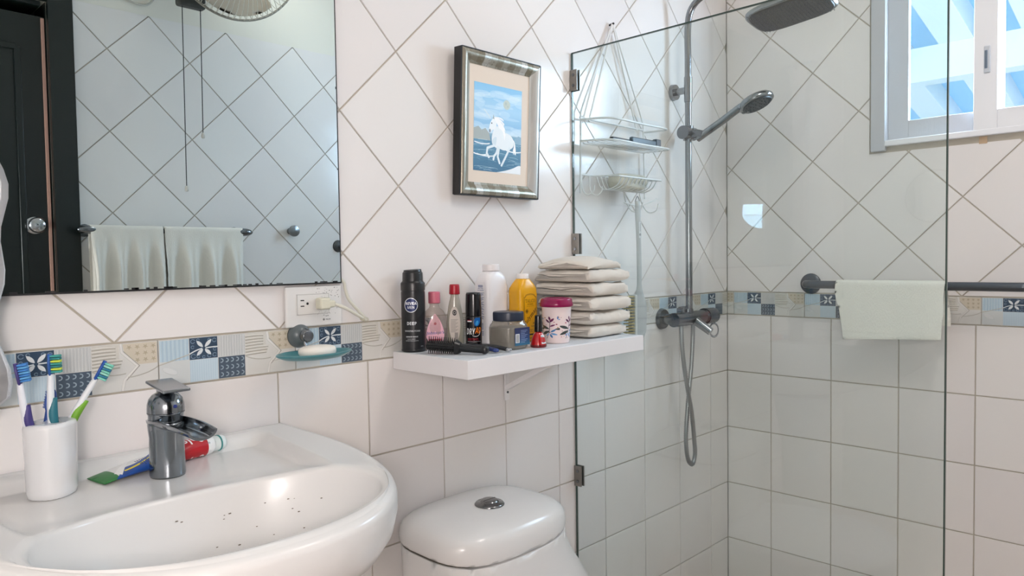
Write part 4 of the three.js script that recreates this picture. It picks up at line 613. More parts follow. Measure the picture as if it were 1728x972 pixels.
{ // yellow talc
  const t = onShelf('yellow_talc_bottle', 'bright yellow talcum bottle with black script label and white cap', 'bottle', -1.165, 0.092), ym = mat('#e3a70c', 0.3);
  boxBottle(t, ym, 0.0315, 0.0225, [[0.0005, 0.94, 0.92], [0.004, 1, 1], [0.118, 1, 1], [0.126, 0.97, 0.97], [0.136, 0.78, 0.84, 3.6], [0.145, 0.56, 0.68, 2.8], [0.148, 0.5, 0.62, 2.2]]);
  mesh('cap', G.lathe([[0, 0.147], [0.0145, 0.147], [0.015, 0.149], [0.0145, 0.158], [0.0135, 0.1595], [0, 0.1595]], 36), mat('#f3eeea', 0.35), t);
  mesh('front_label', G.box(0.046, 0.108, 0.0004, 0.001, 0.06, 0.0226), mat('#ffffff', 0.35, { map: canvasTex(460, 1080, (g, w, h) => { g.fillStyle = '#e3a70c'; g.fillRect(0, 0, w, h); g.strokeStyle = '#2a1c08'; g.lineWidth = 9; const fr = (k) => { g.beginPath(); g.moveTo(20 + k, h - 20 - k); g.lineTo(20 + k, 90 + k); g.quadraticCurveTo(70, 90 + k, 80, 46 + k); g.quadraticCurveTo(230, -14 + k * 1.6, 380, 46 + k); g.quadraticCurveTo(390, 90 + k, 440 - k, 90 + k); g.lineTo(440 - k, h - 20 - k); g.closePath(); g.stroke(); }; fr(0); g.lineWidth = 4; fr(18); g.fillStyle = '#2a1c08'; g.textAlign = 'center'; g.font = '104px serif'; g.fillText('TALCO', 232, 215); g.font = 'bold 34px sans-serif'; g.fillText('PERFUMADO', 232, 268); g.font = '24px sans-serif'; g.fillText('para después del baño', 232, 306); g.save(); g.translate(232, 560); g.rotate(-0.72); g.font = 'bold italic 128px serif'; g.fillText('Julymar', 10, 30); g.restore(); g.lineWidth = 7; for (let k = 0; k < 6; k++) { const a = k / 6 * 6.283; g.beginPath(); g.arc(112 + 26 * Math.cos(a), 420 + 26 * Math.sin(a), 20, 0, 7); g.stroke(); } g.font = 'bold 44px sans-serif'; g.fillText('de', 340, 720); g.fillText('la casa', 330, 790); g.lineWidth = 6; for (let k = 0; k < 4; k++) { g.beginPath(); g.arc(120 + k * 52, 880, 30, 0, 7); g.stroke(); } g.fillRect(70, 950, 320, 34); }) }), t);
}
{ // jelly jar
  const t = onShelf('petroleum_jelly_jar', 'clear plastic jar with dark blue lid and blue barcode label', 'jar', -1.286, 0.162);
  const r = []; for (const [y, a] of [[0.0005, 0.032], [0.004, 0.0355], [0.02, 0.0365], [0.046, 0.0365], [0.053, 0.0345], [0.057, 0.031], [0.061, 0.0305]]) r.push(superEllipse(a, a, 3.4, 56, 0, 0, y)); mesh('jar', loft(r), mat('#d9d6cf', 0.08, { transmission: 0.8, thickness: 0, ior: 1.45 }), t);
  const o = []; for (const [y, a] of [[0.003, 0.03], [0.006, 0.0338], [0.02, 0.0348], [0.044, 0.0346], [0.047, 0.033]]) o.push(superEllipse(a, a, 3.4, 56, 0, 0, y)); mesh('jelly', loft(o), mat('#a7a297', 0.35, { transmission: 0.35, thickness: 0 }), t);
  const ridges = [[0, 0.061], [0.033, 0.061], [0.0338, 0.063], [0.0338, 0.078], [0.0325, 0.0805], [0.03, 0.081], [0, 0.081]]; mesh('lid', G.lathe(ridges, 56), mat('#232c3e', 0.35), t);
  mesh('label', G.box(0.046, 0.038, 0.0005, 0.005, 0.028, 0.0368), mat('#ffffff', 0.3, { map: canvasTex(460, 380, (g, w, h) => { const q = g.createLinearGradient(0, 0, 0, h); q.addColorStop(0, '#2c2f55'); q.addColorStop(0.6, '#27406f'); q.addColorStop(1, '#2b6a88'); g.fillStyle = q; g.fillRect(0, 0, w, h); g.fillStyle = '#f0f0f0'; g.fillRect(20, 130, 120, 190); g.fillStyle = '#222'; for (let i = 0; i < 22; i++) g.fillRect(34, 144 + i * 7.6, 92, i % 3 ? 3 : 5); g.fillStyle = '#8fa3c8'; for (let i = 0; i < 9; i++) g.fillRect(180, 60 + i * 32, 210 - (i % 3) * 40, 9); }) }), t);
}
{ // nail polish
  const t = onShelf('nail_polish_bottle', 'small red nail polish bottle with tall black cap', 'bottle', -1.229, 0.198);
  mesh('bottle', G.lathe([[0, 0], [0.0165, 0], [0.0178, 0.0025], [0.0178, 0.006], [0.0155, 0.018], [0.011, 0.029], [0.008, 0.0325], [0.0065, 0.033], [0.0065, 0.036]], 40), mat('#b30c14', 0.08, { clearcoat: 1, clearcoatRoughness: 0.03 }), t);
  mesh('glass_foot', G.lathe([[0.0172, 0.0002], [0.0182, 0.002], [0.0182, 0.005], [0.0178, 0.006]], 40), mat('#8e2026', 0.05, { transmission: 0.5, thickness: 0 }), t);
  mesh('cap', G.lathe([[0.0088, 0.034], [0.009, 0.036], [0.0075, 0.068], [0.0065, 0.0705], [0, 0.071]], 32), mat('#121214', 0.15), t);
  const tex = canvasTex(160, 240, (g) => { g.fillStyle = '#dfe6ea'; g.fillRect(0, 0, 160, 240); g.fillStyle = '#2b3138'; for (let i = 0; i < 16; i++) { g.beginPath(); g.arc(rr(15, 145), rr(15, 225), rr(5, 16), 0, 7); g.fill(); } g.fillStyle = '#8fb4cf'; for (let i = 0; i < 8; i++) { g.beginPath(); g.arc(rr(15, 145), rr(15, 225), rr(4, 10), 0, 7); g.fill(); } });
  const [lg, lm] = wrap(0.0176, 0.0122, 0.0085, 0.0275, FACE + 0.75, 0.85, tex); mesh('sticker', lg, lm, t);
}
{ // lidded cup
  const t = onShelf('lidded_cup', 'white cup with floral print and magenta snap lid', 'cup', -1.137, 0.172);
  mesh('cup', G.lathe([[0, 0], [0.0275, 0], [0.029, 0.002], [0.0325, 0.055], [0.034, 0.082], [0.0355, 0.084], [0.0355, 0.088], [0, 0.088]], 60), mat('#efdfde', 0.35), t);
  const tex = canvasTex(1024, 512, (g, w, h) => {
    g.fillStyle = '#efdfde'; g.fillRect(0, 0, w, h); const leaf = (x, y, a, l0, c) => { const l = l0 * 1.3; g.save(); g.translate(x, y); g.rotate(a); g.fillStyle = c; g.beginPath(); g.moveTo(0, 0); g.quadraticCurveTo(l / 2, -l * 0.34, l, 0); g.quadraticCurveTo(l / 2, l * 0.34, 0, 0); g.fill(); g.restore(); };
    for (let k = 0; k < 4; k++) { const x = 130 + k * 256; g.strokeStyle = '#3c3a46'; g.lineWidth = 8; g.beginPath(); g.moveTo(x - 46, 480); g.quadraticCurveTo(x + 10, 330, x + 6, 120); g.stroke(); for (const [dx, dy, a, l, c] of [[0, 180, -2.2, 70, '#5b1f4b'], [4, 170, -1.0, 76, '#6a2456'], [6, 130, -1.7, 60, '#5b1f4b'], [0, 250, -0.5, 64, '#6a2456'], [-2, 300, -2.7, 120, '#3d4745'], [0, 330, 2.6, 120, '#3d4745'], [60, 300, -0.1, 90, '#3d4745'], [10, 360, -0.7, 70, '#3f7fb8'], [8, 380, 0.3, 74, '#5d9bcf'], [4, 390, 1.2, 66, '#3f7fb8'], [-4, 380, 2.4, 60, '#7fb0d8'], [100, 110, -1.5, 50, '#4f84c4'], [100, 120, -0.4, 56, '#6aa0d4']]) leaf(x + dx, dy, a, l, c); }
    for (let i = 0; i < 44; i++) { g.fillStyle = ['#b7506a', '#b9895f', '#5c6170', '#8f2e4c'][i % 4]; g.beginPath(); g.arc(rr(0, w), rr(60, 470), rr(5, 12), 0, 7); g.fill(); }
  });
  mesh('print', new THREE.CylinderGeometry(0.03345, 0.02995, 0.061, 60, 1, true, FACE + 0.1, Math.PI * 2).translate(0, 0.0385, 0), mat('#ffffff', 0.35, { map: tex }), t);
  mesh('lid', G.lathe([[0.0362, 0.0835], [0.0388, 0.085], [0.0388, 0.091], [0.0372, 0.0935], [0.0365, 0.099], [0.0345, 0.1025], [0.03, 0.1035], [0.0295, 0.1018], [0, 0.1015]], 60), mat('#8c0f4b', 0.22), t);
  mesh('lid_tab', G.rbox(0.01, 0.007, 0.012, 0.002, 0.0405, 0.087, 0), mat('#8c0f4b', 0.25), t);
}
{ // folded towels
  const terry = mat('#fbf4e9', 0.95, { sheen: 0.5, sheenColor: new THREE.Color('#fffaf0'), bumpMap: noiseTexture(256, 70, 0.45, 1, 6), bumpScale: 0.0018 });
  const words = ['cream folded towel at the bottom of the stack on the shelf', 'cream folded towel second from the bottom of the stack', 'cream folded towel third from the bottom, behind the magenta lid', 'cream folded towel fourth from the bottom with ribbed band', 'cream folded towel just under the top one of the stack', 'puffy cream folded towel on top of the shelf stack'];
  const spec = [[0.031, -0.966, 0.112, 0.155, 0.168], [0.033, -0.964, 0.114, 0.16, 0.175], [0.035, -0.962, 0.115, 0.164, 0.18], [0.034, -0.968, 0.113, 0.158, 0.185], [0.031, -0.97, 0.112, 0.156, 0.185], [0.034, -0.978, 0.113, 0.145, 0.16]];
  let y = SY + 0.001;
  spec.forEach(([hh, x, z, w, d], n) => {
    const t = thing('folded_towel', words[n], 'towel', [x, y, z], [0.02, -0.03, 0.01, 0.04, -0.02, 0.08][n], 'folded towels stacked on the shelf');
    const a = hh / 2, zb = -d / 2, zf = d / 2, gapY = hh * (0.5 + 0.08 * Math.sin(n * 3)), out = [], K = 34, top = n === 5 ? 0.75 : 1;
    // outline in (z, y): bottom from back to front, round fold, top to back, then the slit
    for (let i = 0; i <= 18; i++) out.push([lerp(zb, zf - a, i / 18), 0]); for (let i = 1; i < 10; i++) { const q = -Math.PI / 2 + Math.PI * i / 10; out.push([zf - a + a * Math.cos(q), a + a * Math.sin(q)]); } for (let i = 0; i <= 18; i++) out.push([lerp(zf - a, zb + 0.004 * n % 0.01, i / 18), hh]);
    for (let i = 0; i <= 14; i++) { const q = i / 14; out.push([lerp(zb + 0.003, zf - a * 0.9, q), gapY + 0.0012 * (1 - q) + 0.0004]); } for (let i = 13; i >= 0; i--) { const q = i / 14; out.push([lerp(zb + 0.003, zf - a * 0.9, q), gapY - 0.0012 * (1 - q) - 0.0004]); }
    const cy = (p) => (p > gapY ? (gapY + hh) / 2 : gapY / 2), rings = [];
    for (let k = 0; k <= K; k++) { const q = k / K, e = Math.min(q, 1 - q) * w, rnd2 = Math.min(1, e / 0.03), sh = Math.sqrt(1 - (1 - rnd2) ** 2) * 0.86 + 0.14, xx = lerp(-w / 2, w / 2, q);
      rings.push(out.map(([zz, yy], j) => { const c = j < 47 ? (yy > gapY ? (gapY + hh) / 2 : gapY / 2) : yy, nz = noise(xx * 26 + n * 9, yy * 40, zz * 26) * 0.005 + noise(xx * 95, yy * 95 + n, zz * 95) * 0.0016, sag = n === 5 ? -0.012 * (Math.abs(zz) / (d / 2)) ** 2 * (yy / hh) - 0.01 * (Math.abs(xx) / (w / 2)) ** 2 * (yy / hh) : 0; const yk = j < 47 ? c + (yy - c) * sh : yy; return [xx + (j < 47 && (k === 0 || k === K) ? 0 : nz * 0.6), Math.max(0.0001, yk + (yy > hh * 0.9 ? -Math.abs(nz) : yy > 0.004 ? nz : Math.abs(nz) * 0.4) + sag), zz + nz * 1.2 - (1 - sh) * 0.004 * Math.sign(zz)]; })); }
    mesh('folded_cloth', loft(rings), terry, t);
    if (n === 3 || n === 4) { const bands = []; for (let b = 0; b < 3; b++) { const xb = -w / 2 + 0.05 + b * 0.011; bands.push(G.tube([[xb, 0.003, zf - a * 0.4], [xb, hh * 0.25, zf - 0.0015], [xb, hh * 0.5, zf + 0.001], [xb, hh * 0.75, zf - 0.0015], [xb, hh - 0.002, zf - a * 0.4]], 0.0022, 16, 6)); } }
    y += hh + (n === 4 ? 0.0 : 0.0005);
  });
}
{ // round hairbrush, razors
  const b = onShelf('round_hairbrush', 'black round hairbrush lying at the front of the shelf', 'hairbrush', -1.452, 0.088), A = [0, 0.017, 0], D = [0.056, 0.016, 0.104], L = Math.hypot(0.056, 0.104);
  const at = (q) => [A[0] + (D[0] - A[0]) * q, lerp(A[1], 0.011, q), A[2] + (D[2] - A[2]) * q], bk = mat('#17181a', 0.3);
  mesh('barrel', G.rod(at(0), at(0.55), 0.009, 0.009, 20), bk, b); const br = [], ax = V(D[0], 0, D[2]).normalize(), sx = V(-ax.z, 0, ax.x);
  for (let i = 0; i < 13; i++) for (let k = 0; k < 9; k++) { const q = 0.03 + i / 12 * 0.48, a = (k + 0.25) / 9 * Math.PI * 2, p = at(q), dx = sx.x * Math.cos(a), dy = Math.sin(a), dz = sx.z * Math.cos(a), R2 = Math.min(0.0195, dy < 0 ? (p[1] - 0.0006) / -dy : 1); br.push(G.rod([p[0] + dx * 0.008, p[1] + dy * 0.008, p[2] + dz * 0.008], [p[0] + dx * R2, p[1] + dy * R2, p[2] + dz * R2], 0.0011, 0.0007, 5)); }
  mesh('bristles', join(br), mat('#1f2021', 0.4), b).userData.kind = 'stuff';
  mesh('ferrule', G.rod(at(0.54), at(0.62), 0.0165, 0.0105, 24), bk, b); mesh('handle', G.tube([at(0.6), at(0.75), at(0.9), at(1.06)], 0.0088, 24, 14), mat('#1d2023', 0.22), b);
  mesh('handle_end', new THREE.SphereGeometry(0.0098, 18, 12).translate(...at(1.06)), bk, b);
  const raz = (label, x, z, turn, len, c1, c2) => { const t = onShelf('razor', label, 'razor', x, z, turn); mesh('handle', (() => { const r = []; for (let i = 0; i <= 20; i++) { const q = i / 20, xx = lerp(-len / 2, len / 2, q), w = 0.0045 + 0.0025 * Math.sin(q * Math.PI) ** 2 + 0.001 * q, hh = 0.0035 + 0.0012 * q, e = i === 0 || i === 20 ? 0.6 : 1, y = 0.0075 + 0.004 * Math.sin(q * 3.1) - 0.002 * q; const ring = []; for (let j = 0; j < 14; j++) { const a = j / 14 * Math.PI * 2; ring.push([xx, y + hh * e * Math.sin(a), -w * e * Math.cos(a)]); } r.push(ring); } return loft(r); })(), mat(c1, 0.3), t); mesh('end_cap', new THREE.SphereGeometry(0.0055, 16, 10).scale(1.4, 0.8, 1.1).translate(len / 2 - 0.002, 0.006, 0), mat(c2, 0.2, { metalness: c2 === '#b6b8ba' ? 0.9 : 0 }), t); mesh('blade_head', G.rbox(0.011, 0.008, 0.036, 0.002, -len / 2 - 0.003, 0.0105, 0), mat('#2a2c30', 0.35), t); };
  raz('black razor with silver-tipped handle in front of the jar', -1.346, 0.166, -1.42, 0.1, '#26282b', '#b6b8ba');
  raz('dark blue disposable razor beside the hairbrush handle', -1.374, 0.158, -1.3, 0.09, '#22305e', '#2b3d78');
}

// ---------------------------------------------------------------- shower glass
const GX = -0.865;
{
  const t = thing('shower_screen', 'clear glass shower screen fixed to the wall with dark metal clips', 'glass screen', [GX, 0, 0]);
  const yt = Y0 + 0.536, zr = 0.905, tint = mat(new THREE.Color().setRGB(0.93, 0.965, 0.96), 0.0, { transmission: 1, thickness: 0, ior: 1.5 });
  const pg = new THREE.PlaneGeometry(zr - 0.004, yt - 0.012).rotateY(-Math.PI / 2).translate(-0.003, (yt + 0.012) / 2, (zr + 0.004) / 2), pg2 = new THREE.PlaneGeometry(zr - 0.004, yt - 0.012).rotateY(Math.PI / 2).translate(0.003, (yt + 0.012) / 2, (zr + 0.004) / 2);
  mesh('pane', join([pg, pg2]), tint, t);
  const eg = mat('#31473f', 0.15), e = (g) => mesh('polished_edge', g, eg, t);
  e(G.box(0.006, 0.0025, zr - 0.004, 0, yt, (zr + 0.004) / 2)); e(G.box(0.006, yt - 0.012, 0.0025, 0, (yt + 0.012) / 2, zr)); e(G.box(0.006, yt - 0.012, 0.0025, 0, (yt + 0.012) / 2, 0.004));
  mesh('floor_seal', G.box(0.01, 0.012, zr, 0, 0.006, (zr + 0.004) / 2), mat('#c9cbca', 0.5), t);
  for (const y of [0.462, 0.022, -0.616]) {
    const c = new THREE.Group(); c.name = 'glass_clip'; t.add(c); const dm = mat('#8d8984', 0.35, { metalness: 0.8 });
    for (const s of [-1, 1]) { const pl = mesh('clip_plate', G.rbox(0.004, 0.056, 0.024, 0.001, s * 0.006, Y0 + y, 0.0135), dm, c); }
    for (const dy of [-0.014, 0.014]) mesh('screw', G.cyl(0.0042, 0.0042, 0.002, 0, 0, 0, 16).rotateZ(Math.PI / 2).translate(-0.0086, Y0 + y + dy, 0.0135), M.darkChrome, c);
  }
}

// ---------------------------------------------------------------- shower column
{
  const x = -0.355, z = 0.056, t = thing('shower_column', 'chrome shower riser with rain head, hand shower and mixer valve', 'shower', [x, Y0, z]), ch = mat('#8d9093', 0.16, { metalness: 1 }), dc = mat('#6d7175', 0.22, { metalness: 1 });
  mesh('riser_pipe', G.tube([[0, -0.19, 0], [0, 0, 0], [0, 0.3, 0], [0, 0.6, 0], [0, 0.7, 0], [0, 0.755, 0.012], [0, 0.785, 0.05], [0, 0.795, 0.11], [0, 0.79, 0.19], [0, 0.77, 0.26], [-0.003, 0.735, 0.284], [-0.006, 0.69, 0.29]], 0.0105, 120, 16), ch, t);
  const br = mesh('wall_bracket', join([G.rod([0, 0.508, -z + 0.001], [0, 0.508, -z + 0.013], 0.026, 0.024, 32), G.rod([0, 0.508, -z + 0.012], [0, 0.508, 0], 0.011), G.rod([0, 0.47, 0], [0, 0.548, 0], 0.0128)]), ch, t);
  const sl = mesh('slider', join([G.rod([-0.034, 0.372, 0.0], [0.03, 0.372, 0.0], 0.021, 0.021, 28), G.rod([0, 0.35, 0.0], [0, 0.395, 0.0], 0.016, 0.016, 24), G.rod([0.004, 0.37, 0.012], [0.004, 0.362, 0.05], 0.017, 0.013, 24)]), dc, t);
  // hand shower
  const hs = new THREE.Group(); hs.name = 'hand_shower'; t.add(hs);
  mesh('handle', G.tube([[0.004, 0.352, 0.03], [0.004, 0.37, 0.065], [0.003, 0.395, 0.115], [0.002, 0.422, 0.165], [0.001, 0.432, 0.187]], 0.0115, 30, 14), ch, hs);
  const head = new THREE.Group(); head.name = 'spray_head'; head.position.set(0, 0.436, 0.225); head.rotation.x = -0.42; hs.add(head);
  const rim = G.lathe([[0, 0.014], [0.03, 0.013], [0.046, 0.009], [0.052, 0.002], [0.052, -0.007], [0.048, -0.01], [0, -0.01]], 44); const noz = []; for (const [n, r] of [[6, 0.012], [12, 0.024], [18, 0.036]]) for (let i = 0; i < n; i++) { const a = i / n * 6.283; noz.push(G.cyl(0.0016, 0.0012, 0.003, r * Math.cos(a), -0.0145, r * Math.sin(a), 8)); }
  mesh('head_shell', join([rim, G.rod([0, 0.0, -0.05], [0, 0.002, -0.03], 0.0125, 0.02)]), ch, head); mesh('spray_face', join([G.cyl(0.044, 0.042, 0.004, 0, -0.0115, 0, 40), ...noz]), mat('#15171b', 0.45), head);
  // rain head
  const rh = new THREE.Group(); rh.name = 'rain_head'; rh.position.set(-0.012, 0.672, 0.335); rh.rotation.set(-0.1, 0, -0.16); t.add(rh);
  const rr2 = []; for (const [s, y] of [[0.96, -0.008], [1, -0.004], [1, 0.003], [0.95, 0.008], [0.6, 0.013], [0.14, 0.016]]) rr2.push(superEllipse(0.075 * s, 0.118 * s, 4, 56, 0, 0, y)); mesh('head_shell', loft(rr2), ch, rh);
  mesh('spray_face', loft([superEllipse(0.066, 0.108, 4, 56, 0, 0, -0.0105), superEllipse(0.068, 0.11, 4, 56, 0, 0, -0.0075)]), mat('#141517', 0.45), rh);
  const nz = []; for (let i = -6; i <= 6; i++) for (let j = -10; j <= 10; j++) nz.push(G.cyl(0.0013, 0.001, 0.003, i * 0.0096, -0.0118, j * 0.0098, 6)); mesh('nozzles', join(nz), mat('#4c5054', 0.5), rh).userData.kind = 'stuff';
  mesh('ball_joint', G.cyl(0.016, 0.02, 0.02, 0, 0.022, -0.045), ch, rh);
  // valve
  const vy = -0.213, va = new THREE.Group(); va.name = 'mixer_valve'; t.add(va);
  mesh('valve_body', join([G.rod([-0.1, vy, 0.004], [0.075, vy, 0.004], 0.022, 0.022, 28), G.rod([-0.01, vy, 0.004], [-0.01, vy + 0.03, 0.002], 0.016)]), dc, va);
  for (const fx of [-0.075, 0.075]) mesh('wall_flange', join([G.rod([fx, vy, -z + 0.001], [fx, vy, -z + 0.012], 0.034, 0.03, 32), G.rod([fx, vy, -z + 0.01], [fx, vy, 0.004], 0.017)]), dc, va);
  mesh('control_knob', join([G.rod([0.075, vy, 0.004], [0.085, vy, 0.004], 0.018, 0.024, 28), G.rod([0.085, vy, 0.004], [0.145, vy, 0.004], 0.0265, 0.0255, 32)]), mat('#5c6064', 0.25, { metalness: 0.9 }), va);
  mesh('knob_ring', new THREE.TorusGeometry(0.018, 0.0028, 10, 36).scale(0.8, 1.25, 1).rotateY(-0.75).translate(0.15, vy - 0.05, 0.004), ch, va);
  mesh('diverter', join([G.rod([-0.045, vy + 0.018, 0.004], [-0.045, vy + 0.036, 0.004], 0.006), G.rod([-0.066, vy + 0.036, 0.004], [-0.036, vy + 0.036, 0.004], 0.0042)]), ch, va);
  mesh('spout', G.rod([0.01, vy - 0.008, 0.018], [0.018, vy - 0.042, 0.066], 0.015, 0.0125, 24), ch, va);
  const hosePts = [[-0.055, vy - 0.02, 0.004], [-0.055, vy - 0.1, 0.008], [-0.045, vy - 0.2, 0.016], [-0.022, vy - 0.3, 0.02], [0.006, vy - 0.39, 0.012], [0.02, vy - 0.445, 0.006], [0.008, vy - 0.472, 0.004], [-0.016, vy - 0.455, 0.004], [-0.027, vy - 0.39, 0.002], [-0.012, vy - 0.28, 0.0], [0.012, vy - 0.15, 0], [0.022, vy - 0.05, 0.0], [0.02, vy - 0.018, 0.002]];
  const hc = new THREE.CatmullRomCurve3(hosePts.map((p) => V(...p))), hg = new THREE.TubeGeometry(hc, 520, 0.0068, 10); const hp = hg.attributes.position, hn = hg.attributes.normal; for (let i = 0; i < hp.count; i++) { const k = Math.floor(i / 11), s = (k % 4 < 2 ? 0.0006 : -0.0006); hp.setXYZ(i, hp.getX(i) + hn.getX(i) * s, hp.getY(i) + hn.getY(i) * s, hp.getZ(i) + hn.getZ(i) * s); }
  mesh('shower_hose', hg, mat('#9c9e9f', 0.3, { metalness: 0.9 }), t);
}

// ---------------------------------------------------------------- wire caddy with sponge, razors and back brush
{
  const cx = -0.69, t = thing('shower_caddy', 'white wire shower caddy hanging from a nail behind the glass', 'caddy', [cx, Y0, 0]), wm = mat('#e4e4e2', 0.35), w = (pts, r = 0.003) => G.poly(pts, r, 6), c = (pts, n = 30, r = 0.003) => G.tube(pts, r, n, 6);
  mesh('nail', G.rod([0, 0.65, 0.0005], [0, 0.652, 0.016], 0.003), M.black, t);
  mesh('hanger_loop', join([w([[0, 0.652, 0.011], [-0.15, 0.385, 0.012], [-0.155, 0.16, 0.012]]), w([[0, 0.652, 0.013], [0.15, 0.385, 0.012], [0.155, 0.16, 0.012]]), w([[0, 0.646, 0.011], [-0.115, 0.36, 0.012]]), w([[0, 0.646, 0.013], [0.115, 0.36, 0.012]])]), wm, t);
  const loop = (y, d, hw) => G.tube([[-hw, y, 0.012], [-hw * 0.98, y - 0.003, d * 0.6], [-hw * 0.8, y - 0.006, d * 0.95], [0, y - 0.008, d], [hw * 0.8, y - 0.006, d * 0.95], [hw * 0.98, y - 0.003, d * 0.6], [hw, y, 0.012]], 0.003, 50, 7);
  mesh('top_rail', join([loop(0.36, 0.115, 0.152), w([[-0.155, 0.366, 0.012], [0.155, 0.366, 0.012]])]), wm, t);
  const sw = []; for (let i = 0; i < 7; i++) { const z = 0.018 + i * 0.0155; sw.push(w([[-0.148 + (i > 5 ? 0.02 : 0), 0.297, z], [0.148 - (i > 5 ? 0.02 : 0), 0.297, z]], 0.0024)); } mesh('upper_shelf', join([loop(0.302, 0.12, 0.155), ...sw]), wm, t);
  const bk = []; for (let i = 0; i < 10; i++) { const x = -0.085 + i * 0.019; bk.push(c([[x, 0.212, 0.014], [x, 0.178, 0.03], [x, 0.172, 0.055], [x, 0.182, 0.085], [x, 0.205, 0.1]], 20, 0.0018)); } mesh('soap_basket', join([G.tube([[-0.1, 0.21, 0.014], [-0.1, 0.206, 0.09], [-0.08, 0.204, 0.102], [0.09, 0.204, 0.102], [0.11, 0.206, 0.09], [0.11, 0.21, 0.014]], 0.0026, 50, 7), w([[-0.155, 0.212, 0.012], [0.155, 0.212, 0.012]]), ...bk]), wm, t);
  const hk = []; for (const x of [-0.15, -0.115]) hk.push(c([[x, 0.21, 0.012], [x, 0.17, 0.016], [x, 0.155, 0.035], [x + 0.005, 0.165, 0.05], [x + 0.008, 0.18, 0.05]], 24, 0.002)); for (const x of [0.02, 0.1]) hk.push(c([[x, 0.175, 0.03], [x, 0.14, 0.04], [x + 0.01, 0.115, 0.055], [x + 0.02, 0.12, 0.075], [x + 0.024, 0.14, 0.08]], 24, 0.002)); mesh('hooks', join([...hk, c([[0.0, 0.14, 0.045], [0.05, 0.132, 0.06], [0.1, 0.145, 0.07], [0.13, 0.155, 0.07]], 20, 0.002)]), wm, t);
  const s = thing('bath_sponge', 'cream sponge lying in the lower basket of the wire caddy', 'sponge', [cx + 0.005, Y0 + 0.177, 0.056]); const rg = []; for (const [k, y] of [[0.8, 0], [0.97, 0.006], [1, 0.018], [0.97, 0.032], [0.85, 0.039], [0.3, 0.042], [0.05, 0.042]]) rg.push(superEllipse(0.07 * k, 0.036 * k, 3, 44, 0, 0, y)); mesh('foam', loft(rg), mat('#e6e0cf', 0.9, { bumpMap: noiseTexture(128, 40, 0.5, 1, 3), bumpScale: 0.003 }), s);
  for (const [dx, dz, lab] of [[-0.025, 0.05, 'black razor lying on the wire rack, the one nearer the tiles'], [0.02, 0.085, 'black razor lying on the wire rack, the one at its front rail']]) {
    const r = thing('shower_razor', lab, 'razor', [cx + dx, Y0 + 0.3045, dz], 0.0, 'razors on the caddy'); const bkm = mat('#1b1d24', 0.35);
    mesh('handle', G.rbox(0.12, 0.018, 0.013, 0.004, 0.02, 0.0065, 0), bkm, r); mesh('blade_head', G.rbox(0.026, 0.024, 0.016, 0.004, 0.09, 0.009, 0), bkm, r);
  }
  const b = thing('back_brush', 'long pearly bath brush with tan bristles hanging from the wire caddy', 'brush', [-0.676, Y0, 0.082]); b.rotation.y = -0.3;
  const hr = []; for (let i = 0; i <= 30; i++) { const q = i / 30, y = lerp(0.142, -0.25, q), wd = q < 0.05 ? 0.008 : lerp(0.0095, 0.0075, smooth(0.05, 0.3, q)) + smooth(0.6, 0.78, q) * 0.02 - (q > 0.95 ? 0.012 * (q - 0.95) / 0.05 : 0), dp = 0.0055, r = []; for (let j = 0; j < 20; j++) { const a = -j / 20 * Math.PI * 2; r.push([wd * Math.cos(a), y, dp * Math.sin(a) + 0.006 * Math.sin(q * 3)]); } hr.push(r.reverse()); }
  mesh('handle', loft(hr.map((r) => r.slice().reverse())), mat('#cfd2d2', 0.3, { transmission: 0.25, thickness: 0 }), b);
  const bs = []; for (let i = 0; i < 14; i++) for (let j = -2; j <= 2; j++) bs.push(G.cyl(0.0017, 0.0021, 0.024, 0, 0, 0, 6).rotateZ(Math.PI / 2).translate(-0.036 + Math.abs(j) * 0.002, -0.128 - i * 0.0085, j * 0.0055)); mesh('bristle_pad', G.rbox(0.008, 0.125, 0.034, 0.003, -0.0195, -0.185, 0.0), mat('#d6d7d3', 0.35), b); mesh('bristles', join(bs), mat('#c2b07c', 0.8), b).userData.kind = 'stuff';
  mesh('hang_loop', G.tube([[0, 0.125, 0.0], [0.004, 0.14, 0.004], [0, 0.156, 0.0], [-0.004, 0.14, -0.004]], 0.0012, 30, 6, true), mat('#8c8f90', 0.5), b);
  const mk = canvasTex(64, 256, (g) => { g.fillStyle = '#d3d6d6'; g.fillRect(0, 0, 64, 256); g.fillStyle = '#3a3d40'; g.beginPath(); g.arc(32, 200, 18, 0, 7); g.fill(); g.fillStyle = '#d3d6d6'; g.beginPath(); g.arc(32, 200, 8, 0, 7); g.fill(); g.fillStyle = '#3a3d40'; for (let i = 0; i < 6; i++) g.fillRect(26, 20 + i * 22, 10, 14); }); mesh('maker_mark', G.box(0.009, 0.045, 0.0004, 0, 0.06, 0.0103).rotateX(0.02), mat('#ffffff', 0.4, { map: mk }), b);
}

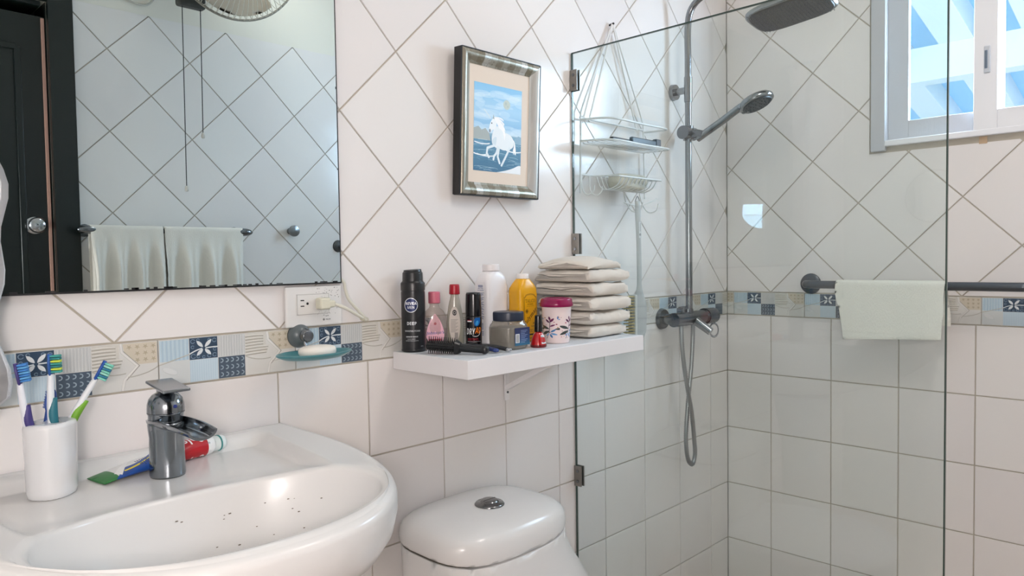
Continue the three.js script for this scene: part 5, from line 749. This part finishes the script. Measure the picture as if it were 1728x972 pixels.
// ---------------------------------------------------------------- towel bar in the shower, with cloth
{
  const y = -0.112, t = thing('shower_grab_bar', 'dark grey metal bar on the shower wall under the window', 'towel bar', [0, Y0 + y, 0]), dm = mat('#595e64', 0.28, { metalness: 0.85 });
  mesh('bar', G.tube([[-0.004, 0, 0.30], [-0.045, 0, 0.302], [-0.066, 0, 0.318], [-0.07, 0, 0.36], [-0.07, 0, 0.6], [-0.07, 0, 0.86], [-0.066, 0, 0.902], [-0.045, 0, 0.918], [-0.004, 0, 0.92]], 0.0125, 120, 18), dm, t);
  for (const z of [0.3, 0.92]) { const f = mesh('wall_flange', G.lathe([[0, 0.01], [0.02, 0.01], [0.032, 0.006], [0.034, 0], [0, 0]], 40).rotateZ(Math.PI / 2).translate(-0.0005, 0, z), dm, t); mesh('screw', G.cyl(0.003, 0.003, 0.002, 0, 0, 0, 12).rotateZ(Math.PI / 2).translate(-0.0085, 0.004, z - 0.024), M.black, f); }
  const q = thing('wash_cloth', 'thin white cloth draped over the dark bar in the shower', 'cloth', [-0.07, Y0 + y, 0]), rings = [], N = 36, prof = [];
  for (let i = 0; i <= 22; i++) prof.push([lerp(-0.152, 0, i / 22), 1]); for (let i = 1; i < 9; i++) { const a = i / 9 * Math.PI; prof.push([0.0142 * Math.sin(a), Math.cos(a)]); } for (let i = 0; i <= 16; i++) prof.push([lerp(0, -0.115, i / 16), -1]);
  for (let k = 0; k <= N; k++) { const u = k / N, out = [], inn = [], e = Math.min(1, Math.min(u, 1 - u) * 20), th = 0.0016 * Math.sqrt(Math.max(0.1, e)); prof.forEach(([dy, s]) => { const dr = smooth(0, 0.15, -dy), z = lerp(0.41, 0.712, u) + dr * (s > 0 ? lerp(0.026, -0.006, u) : lerp(0.01, 0.012, u)) + 0.002 * Math.sin(dy * 60), wob = dr * (0.005 * noise(u * 5, dy * 14, 3) + 0.003 * Math.sin(u * 9)), xo = -s * 0.0152 - (s > 0 ? wob + 0.003 * dr : wob - 0.004 * dr), yy = (dy < 0 ? dy * (1 + (s > 0 ? 0.10 * (1 - u) : 0)) : dy); out.push([xo - Math.sign(s) * th, yy + (dy > 0 ? 0.0018 : 0), z]); inn.push([xo + Math.sign(s) * th, yy, z]); }); rings.push([...out, ...inn.reverse()]); }
  mesh('cloth', loft(rings), mat('#f0efe6', 0.95, { sheen: 0.3, bumpMap: noiseTexture(128, 50, 0.4, 1, 4), bumpScale: 0.0012 }), q);
}
renderer.render(scene, camera);
